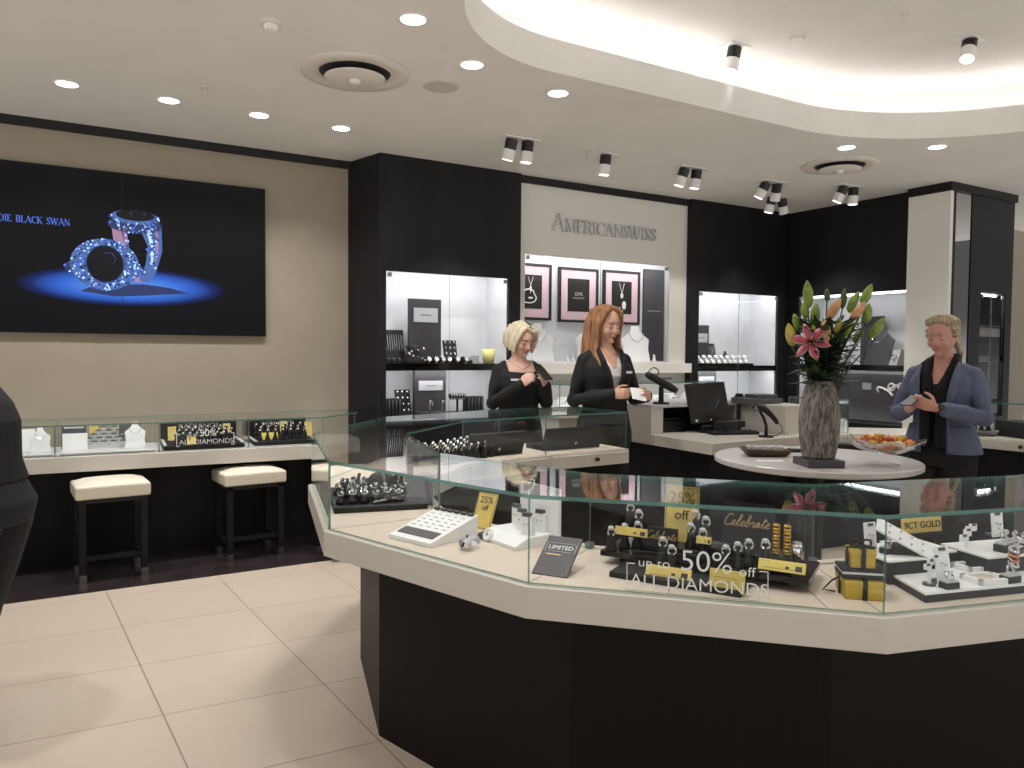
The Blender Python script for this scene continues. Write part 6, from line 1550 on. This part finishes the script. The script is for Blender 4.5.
def person(label, loc, rz, scale, P):
    root = thing('person', label, 'person', loc, rz); root.scale = (scale,)*3
    HM = head_matrix(P); HI = HM.inverted(); g = P.get('girth', 1)
    ln = (lambda z: -1.9*max(0, z-1.16)**1.6) if P.get('lean') else (lambda z: 0)
    rows = [(z, cx, cy+ln(z)+(.03 if P.get('lean') and z < .95 else 0), rx*g, ry*g) for z, cx, cy, rx, ry in TORSO]
    bm = B(); loft(bm, torso_rings(rows)); build_head(bm, HM)
    limb(bm, [(0, .016+ln(1.41), 1.41), HM @ V((0, .018, -.07))], [.056, .05], 16)
    for sd in ('R', 'L'):
        A = P[sd]; s, e, w = arm_pts(A); sx = -1 if sd == 'R' else 1
        limb(bm, [V((sx*.05, .014+ln(1.405), 1.405)), V((sx*.108, .013+ln(1.383), 1.383)), s, s.lerp(e, .5), e, e.lerp(w, .35), w], [.030, .038*g, .042*g, .040*g, .034*g, .034*g, .0235], 14)
        build_hand(bm, w, A['d'], A['n'], A['t'], A.get('curl', (.3, .5, .4)), .95)
        K = P.get('leg'+sd) or [(sx*.09, .012, .84), (sx*.093, .0, .47), (sx*.095, .03, .09)]
        limb(bm, [K[0], V(K[0]).lerp(V(K[1]), .5), K[1], V(K[1]).lerp(V(K[2]), .35), K[2]], [.088*g, .075*g, .054, .054, .036], 14)
        a = V(K[2]); limb(bm, [a+V((0, .02, -.045)), a+V((0, -.07, -.055)), a+V((0, -.15, -.065))], [.036, .032, .022], 12)
    def paint(c):
        h = HI @ c
        if abs(h.z) > .13 or abs(h.x) > .1: return 0
        if h.y < -.075 and abs(h.x) < .0235 and -.071 < h.z < -.0515: return 1
        for sx in (-1, 1):
            dx = h.x-sx*.031
            if h.y < -.055 and abs(dx) < .0205 and abs(h.z-(.0265+.003*(1-(dx/.02)**2))) < .0033: return 2
            if h.y < -.06 and abs(dx) < .0155 and abs(h.z-(-.0015-.0035*(1-(dx/.015)**2))) < .0026: return 2
        return 0
    body = remeshed('body', bm, [P['skin'], 'lips', P.get('brow', 'lash')], .0045, 4, root, None, paint)
    for sx in (-1, 1):
        bm = B(); c = HM @ V((sx*.031, -.0795, -.0025)); sph(bm, (0, 0, 0), (.0125, .0095, .0085), 12, Mx=HM @ Matrix.Translation((sx*.031, -.0765, -.0035)))
        for f in bm.faces:
            h = HI @ f.calc_center_median()
            if h.z < -.0035 and abs(h.x-sx*.031) < .006: f.material_index = 1
        obj('eye', bm, ['eye_white', 'iris'], root, smooth=True)
    return root, HM, rows
def garment(root, name, rows, P, off, z_lo, z_hi, mats, sleeves=True, cut=None, extra=None, voxel=.006, girth=None, cuff=.96, belly=0, slv=.013):
    bm = B(); rr = [(z, cx, cy-belly*math.exp(-((z-1.0)/.12)**2)*.5, rx+off, ry+off+belly*math.exp(-((z-1.0)/.12)**2)) for z, cx, cy, rx, ry in rows if z_lo-.03 <= z <= z_hi]
    loft(bm, torso_rings(rr)); g = P.get('girth', 1)
    if sleeves:
        for sd in ('R', 'L'):
            s, e, w = arm_pts(P[sd]); sx = -1 if sd == 'R' else 1; w2 = e.lerp(w, cuff)
            limb(bm, [V((sx*.05, rows[-2][2], 1.402)), V((sx*.105, rows[-3][2], 1.38)), s, s.lerp(e, .5), e, e.lerp(w2, .5), w2], [.030+slv*.4, .038*g+slv*.5, .043*g+slv*.6, .042*g+slv, .038*g+slv, .035*g+slv, .029+slv], 16)
    if extra: extra(bm)
    return remeshed(name, bm, mats, voxel, 3, root, cut)
def trousers(root, P, mats, off=.014, flare=0):
    g = P.get('girth', 1); bm = B()
    loft(bm, torso_rings([(z, cx, cy+(.03 if P.get('lean') and z < .95 else 0), rx*g+off, ry*g+off) for z, cx, cy, rx, ry in TORSO if z < 1.1]))
    for sd in ('R', 'L'):
        sx = -1 if sd == 'R' else 1; K = P.get('leg'+sd) or [(sx*.09, .012, .84), (sx*.093, .0, .47), (sx*.095, .03, .09)]
        limb(bm, [K[0], V(K[0]).lerp(V(K[1]), .5), K[1], V(K[1]).lerp(V(K[2]), .5), V(K[2])+V((0, 0, -.03))], [.092*g+off, .080*g+off, .062+off, .06+off, .058+off+flare], 16)
    return remeshed('trousers', bm, mats, .007, 3, root)
def shoes(root, P):
    for sd in ('R', 'L'):
        sx = -1 if sd == 'R' else 1; K = P.get('leg'+sd) or [0, 0, (sx*.095, .03, .09)]; a = V(K[2]); bm = B()
        limb(bm, [a+V((0, .03, -.052)), a+V((0, -.07, -.056)), a+V((0, -.16, -.062))], [.042, .040, .028], 14)
        bmesh.ops.bisect_plane(bm, geom=bm.verts[:]+bm.edges[:]+bm.faces[:], plane_co=a+V((0, 0, -.09)), plane_no=(0, 0, -1), clear_outer=True)
        obj('shoe', bm, 'shoe_black', root, smooth=True)
def strand(bm, HM, pts, rs): tube(bm, [HM @ V(p) for p in pts], rs, 10)
def hair_cap(bm, HM, r=(.086, .1, .11), c=(0, .02, .02)): sph(bm, (0, 0, 0), r, 28, Mx=HM @ Matrix.Translation(V(c)))

# ---- saleswoman with long hair and blazer, holding a white slip
PS = dict(skin='skin_warm', head=(.0, -.015, 1.585), head_rot=(.20, 0, .10),
    R=dict(s=(-.152, .012, 1.35), e=(-.215, .03, 1.09), w=(-.075, -.225, 1.135), d=(.55, -.75, .12), n=(.75, .45, -.1), t=(0, 0, 1), curl=(.55, .6, .5)),
    L=dict(s=(.152, .012, 1.35), e=(.22, -.02, 1.10), w=(.155, -.265, 1.125), d=(-.35, -.9, .12), n=(-.9, .35, -.1), t=(0, 0, 1), curl=(.5, .6, .5)))
root, HM, rows = person('saleswoman with long auburn hair in black blazer and white blouse, holding a white slip', (3.40, 4.37, 0), -.12, 1.07, PS)
trousers(root, PS, 'trousers_black'); shoes(root, PS)
garment(root, 'blouse', rows, PS, .008, 1.0, 1.42, 'cloth_blouse', False, cut=lambda c: c.z > 1.30 and abs(c.x) < .012+(c.z-1.30)*.5 and c.y < -.02 or c.z > 1.405)
def vcut(z0, k, x0=.0): return lambda c: (c.y < .0 and c.z > z0 and abs(c.x) < x0+(c.z-z0)*k) or (c.z > 1.43)
def lapels(bm):
    for s in (-1, 1): tube(bm, [(s*.012, -.132, 1.11), (s*.05, -.142, 1.24), (s*.082, -.118, 1.345), (s*.085, -.055, 1.415), (s*.065, .03, 1.45)], [.012, .02, .019, .017, .014], 10)
def skirt_flare(bm): lapels(bm); loft(bm, torso_rings([(.80, 0, .01, .20, .14), (.88, 0, .012, .197, .138), (.96, 0, .008, .178, .126), (1.05, 0, .0, .150, .115)]))
garment(root, 'blazer', rows, PS, .02, .83, 1.43, 'cloth_black', True, cut=lambda c: (c.y < -.0 and c.z > 1.12 and abs(c.x) < (c.z-1.12)*.24) or c.z > 1.432 or c.z < .81, extra=skirt_flare)
bm = B(); hair_cap(bm, HM, (.089, .102, .112), (0, .022, .022)); random.seed(21)
for s in (-1, 1):
    for k in range(9):
        y0 = -.055+.018*k; o = random.uniform(-.006, .006)
        strand(bm, HM, [(s*.012, y0*.6, .128), (s*(.06), y0*.9-.01, .10), (s*(.088+o), y0*.8+.005, .02), (s*(.092+o), y0*.7+.012, -.08), (s*(.10+o), y0*.8+.0, -.17), (s*(.105+o-.01*(k % 3)), y0*.9-(.075 if k < 4 else .02), -.25), (s*(.10+o), y0*.8-(.10 if k < 4 else .045), -.34-.02*(k % 3))], [.010, .015, .017, .018, .018, .015, .005])
for k in range(6):
    x = -.06+.024*k; strand(bm, HM, [(x, .09, .09), (x*1.2, .115, .0), (x*1.3, .112, -.12), (x*1.35, .105, -.24), (x*1.3, .10, -.33)], [.02, .026, .026, .024, .008])
remeshed('hair', bm, 'hair_auburn', .0055, 1, root)
bm = B(); box(bm, (.098, -.137, 1.275), (.06, .006, .016), rz=.25); obj('name_badge', bm, 'pure_white', root)
bm = B(); tube(bm, [(-.05, -.05, 1.425), (-.03, -.10, 1.37), (0, -.118, 1.33), (.03, -.10, 1.37), (.05, -.05, 1.425)], .0013, 6); obj('necklace', bm, 'gold_metal', root)
def in_person(root, p):
    return Matrix.Translation(root.location) @ Matrix.Rotation(root.rotation_euler.z, 4, 'Z') @ (V(p)*root.scale.x)
pp = in_person(root, (.045, -.335, 1.145))
t = thing('paper_slip', 'white paper slip held in both hands by the long-haired saleswoman', 'paper', tuple(pp), root.rotation_euler.z-.35)
bm = B(); T = Matrix.Rotation(-.75, 4, 'X'); loft(bm, [[T @ V((x, .012*math.sin(x*30), -.055)), T @ V((x, .012*math.sin(x*30)+.0015, -.055)), T @ V((x, .006+.006*math.sin(x*22), .055)), T @ V((x, .0045+.006*math.sin(x*22), .055))] for x in [-.05+.0125*i for i in range(9)]]); obj('paper', bm, 'pure_white', t)

# ---- short-haired blonde looking at a phone
PB_ = dict(skin='skin_fair', head=(.015, -.04, 1.575), head_rot=(.40, 0, .22),
    R=dict(s=(-.152, .012, 1.35), e=(-.205, -.02, 1.11), w=(-.06, -.225, 1.25), d=(.5, -.45, .55), n=(.75, .5, -.1), t=(.1, .4, 1), curl=(.5, .6, .5)),
    L=dict(s=(.152, .012, 1.35), e=(.21, -.03, 1.11), w=(.125, -.235, 1.245), d=(-.3, -.5, .55), n=(-.6, .3, .5), t=(-.2, .4, 1), curl=(.4, .55, .5)))
root, HM, rows = person('saleswoman with short blonde hair in black top, looking down at her phone', (3.02, 4.93, 0), -.22, 1.01, PB_)
trousers(root, PB_, 'trousers_black'); shoes(root, PB_)
garment(root, 'black_top', rows, PB_, .018, .80, 1.43, 'cloth_black', True, cut=lambda c: (c.z > 1.335+.9*c.x*c.x+(.05 if c.y > .02 else 0) and abs(c.x) < .105) or c.z < .80, cuff=.98)
bm = B(); hair_cap(bm, HM, (.084, .100, .110), (0, .022, .02)); random.seed(4)
for s in (-1, 1):
    for k in range(9):
        y0 = -.07+.02*k; o = random.uniform(-.006, .006)
        strand(bm, HM, [(s*.01, y0*.6, .128), (s*.058, y0*.9-.006, .10), (s*(.083+o), y0*.85+.004, .03), (s*(.086+o), y0*.8+.008, -.03), (s*(.082+o), y0*.75+.002, -.085-.008*(k % 3))], [.009, .013, .014, .013, .004])
for k in range(6):
    x = -.065+.026*k; strand(bm, HM, [(x, .09, .08), (x*1.2, .115, .0), (x*1.2, .105, -.06), (x*1.1, .085, -.10)], [.02, .026, .024, .008])
strand(bm, HM, [(-.02, -.06, .116), (.03, -.084, .095), (.07, -.066, .05)], [.009, .011, .007])
remeshed('hair', bm, 'hair_blonde', .0055, 1, root)
bm = B(); loft(bm, [[HM @ V(p) for p in ((.004+dx, -.05, .132), (.012+dx, -.05, .134), (.012+dx, -.05, .137), (.004+dx, -.05, .136))] for dx in (0, .0)] + [[HM @ V(p) for p in ((.008, .05, .13), (.018, .05, .132), (.018, .05, .136), (.008, .05, .135))]]); obj('hair_parting', bm, 'hair_dark', root)
bm = B(); box(bm, (-.075, -.142, 1.285), (.06, .006, .016), rz=-.2); obj('name_badge', bm, 'pure_white', root)
bm = B(); tube(bm, [(-.085, -.02, 1.425), (-.05, -.085, 1.385), (0, -.112, 1.355), (.05, -.085, 1.385), (.085, -.02, 1.425)], .003, 6); obj('necklace', bm, 'silver', root)
pp = in_person(root, (.075, -.335, 1.335))
t = thing('mobile_phone', 'dark mobile phone held by the short-haired blonde saleswoman', 'phone', tuple(pp), root.rotation_euler.z+.25)
bm = B(); T = Matrix.Rotation(-.95, 4, 'X'); box(bm, (0, 0, 0), (.072, .009, .145), Mx=T); obj('case', bm, 'black_plastic', t, bevel=.003)
bm = B(); box(bm, (0, .005, 0), (.064, .001, .132), Mx=T); obj('phone_screen', bm, 'black_gloss', t)

# ---- customer in a blue denim blazer
PC = dict(skin='skin_rosy', girth=1.04, head=(-.005, -.03, 1.585), head_rot=(.20, 0, -.06), brow='hair_ash',
    R=dict(s=(-.162, .012, 1.352), e=(-.235, -.03, 1.11), w=(-.11, -.23, 1.15), d=(.45, -.55, .35), n=(.8, .3, .1), t=(.1, .3, 1), curl=(.45, .6, .5)),
    L=dict(s=(.162, .012, 1.352), e=(.24, -.05, 1.11), w=(.055, -.275, 1.165), d=(-.72, -.35, .28), n=(-.3, .85, .2), t=(-.1, .1, 1), curl=(.3, .45, .4)))
root, HM, rows = person('woman in blue denim blazer and black scarf holding a phone, beside the round table', (4.76, 2.72, 0), math.radians(-78), 1.02, PC)
trousers(root, PC, 'trousers_black'); shoes(root, PC)
garment(root, 'black_top', rows, PC, .010, .86, 1.42, 'cloth_black', False, cut=lambda c: c.z > 1.30 and abs(c.x) < .01+(c.z-1.30)*.42 and c.y < -.02 or c.z > 1.41)
def den_extra(bm):
    for s in (-1, 1):
        tube(bm, [(s*.085, -.135, .90), (s*.08, -.145, 1.0), (s*.075, -.150, 1.12), (s*.088, -.150, 1.24), (s*.105, -.125, 1.335), (s*.095, -.06, 1.415), (s*.07, .035, 1.45)], [.011, .011, .012, .022, .022, .018, .015], 10)
    loft(bm, torso_rings([(.86, 0, .012, .222, .150), (.90, 0, .012, .220, .150), (.96, 0, .008, .205, .142), (1.05, 0, .0, .178, .13)]))
garment(root, 'denim_blazer', rows, PC, .022, .80, 1.43, 'denim', True, cut=lambda c: (c.y < -.03 and abs(c.x) < .07+max(0, c.z-1.2)*.12) or c.z > 1.435 or c.z < .885, extra=den_extra, cuff=.80, slv=.016)
def scarf():
    bm = B()
    for s in (-1, 1):
        tube(bm, [(s*.0, .075, 1.455), (s*.055, .05, 1.455), (s*.075, -.02, 1.425), (s*.065, -.09, 1.36), (s*.045, -.135, 1.27), (s*.045, -.15, 1.15), (s*.045, -.15, 1.0), (s*.045, -.145, .92)], [.03, .031, .031, .03, .03, .032, .032, .026], 12)
    return remeshed('scarf', bm, 'scarf_black', .006, 2, root)
scarf()
bm = B(); hair_cap(bm, HM, (.084, .098, .107), (0, .024, .022))
for k in range(13):
    x = -.072+.012*k; q = 1-(abs(x)/.085)**2
    strand(bm, HM, [(x*.92, -.066+.35*abs(x)*.6, .057+.036*q), (x*1.04, -.02, .085+.045*q), (x*1.05, .05, .075+.045*q), (x*.7, .108, .02), (0, .122, -.03)], [.004, .012, .015, .016, .014])
for s in (-1, 1):
    for z in (.03, .0): strand(bm, HM, [(s*.076, -.035, z+.012), (s*.084, .015, z), (s*.066, .075, z-.02), (0, .12, -.035)], [.008, .013, .015, .014])
strand(bm, HM, [(0, .118, -.03), (.03, .13, -.06), (.06, .10, -.12), (.07, .07, -.17)], [.022, .024, .02, .008])
remeshed('hair', bm, 'hair_ash', .0055, 5, root)
w = V(PC['L']['w']); e = V(PC['L']['e']); dd = (e-w).normalized()
bm = B(); torus(bm, w+dd*.012, .0275, .0055, dd, 24, 6); wt = obj('watch_strap', bm, 'black_plastic', root, smooth=True)
bm = B(); n_ = (V((.1, -1, .4))-dd*V((.1, -1, .4)).dot(dd)).normalized(); cyl(bm, w+dd*.012+n_*.026, w+dd*.012+n_*.036, .017, .016, 18); obj('watch_face', bm, 'black_gloss', wt)
bm = B(); w2 = V(PC['R']['w']); d2 = (V(PC['R']['e'])-w2).normalized(); torus(bm, w2+d2*.03, .031, .003, d2, 20, 6); obj('bracelet', bm, 'gold_metal', root, smooth=True)
pp = in_person(root, (-.065, -.325, 1.205))
t = thing('mobile_phone', 'dark mobile phone held up by the woman in the denim blazer', 'phone', tuple(pp), root.rotation_euler.z-.15)
bm = B(); T = Matrix.Rotation(-1.2, 4, 'X'); box(bm, (0, 0, 0), (.072, .009, .145), Mx=T); obj('case', bm, 'black_plastic', t, bevel=.003)
bm = B(); box(bm, (0, .005, 0), (.064, .001, .132), Mx=T); obj('phone_screen', bm, 'black_gloss', t)

# ---- person in black at the left edge of the frame
PL = dict(skin='skin_warm', girth=1.05, head=(0, -.36, 1.47), head_rot=(.5, 0, 0), lean=True,
    R=dict(s=(-.16, -.13, 1.33), e=(-.22, -.10, 1.07), w=(-.14, -.34, 1.02), d=(.3, -.85, -.1), n=(.8, .3, -.2), t=(0, -.2, 1), curl=(.5, .6, .5)),
    L=dict(s=(.16, -.13, 1.33), e=(.22, -.10, 1.07), w=(.14, -.34, 1.02), d=(-.3, -.85, -.1), n=(-.8, .3, -.2), t=(0, -.2, 1), curl=(.5, .6, .5)),
    legR=[(-.09, .03, .82), (-.095, -.06, .47), (-.10, -.17, .09)], legL=[(.09, .03, .82), (.10, -.10, .47), (.10, -.26, .09)])
root, HM, rows = person('person in black jacket and dark trousers, cut off by the left edge', (-.252, 3.556, 0), math.radians(-121), 1.03, PL)
trousers(root, PL, 'jeans_dark', .02); shoes(root, PL)
garment(root, 'black_jacket', rows, PL, .03, .98, 1.45, 'cloth_black', True, cut=lambda c: c.z > 1.46, slv=.03)
bm = B(); hair_cap(bm, HM, (.087, .102, .113), (0, .022, .022))
for k in range(8):
    x = -.075+.0215*k; strand(bm, HM, [(x*.7, .03, .125), (x*1.15, .1, .06), (x*1.15, .11, -.03), (x, .09, -.11)], [.015, .02, .02, .01])
remeshed('hair', bm, 'hair_dark', .006, 1, root)
# ================================================================ WORLD FILL FROM THE OPEN SIDES (lower half made bright to lift the ceiling)
wd = bpy.data.worlds.new('mall_fill'); scn.world = wd; wd.use_nodes = True; nt = wd.node_tree; bg = nt.nodes['Background']
tc = nt.nodes.new('ShaderNodeTexCoord'); sp = nt.nodes.new('ShaderNodeSeparateXYZ'); nt.links.new(tc.outputs['Generated'], sp.inputs[0])
cr = nt.nodes.new('ShaderNodeValToRGB'); nt.links.new(mnode(nt, 'ADD', mnode(nt, 'MULTIPLY', sp.outputs[2], .5), .5), cr.inputs[0])
cr.color_ramp.elements[0].position = .44; cr.color_ramp.elements[1].position = .52
cr.color_ramp.elements[0].color = (1, .985, .965, 1); cr.color_ramp.elements[1].color = tuple(WUP*c for c in (1, .97, .94))+(1,)
nt.links.new(cr.outputs[0], bg.inputs[0]); bg.inputs[1].default_value = WORLD
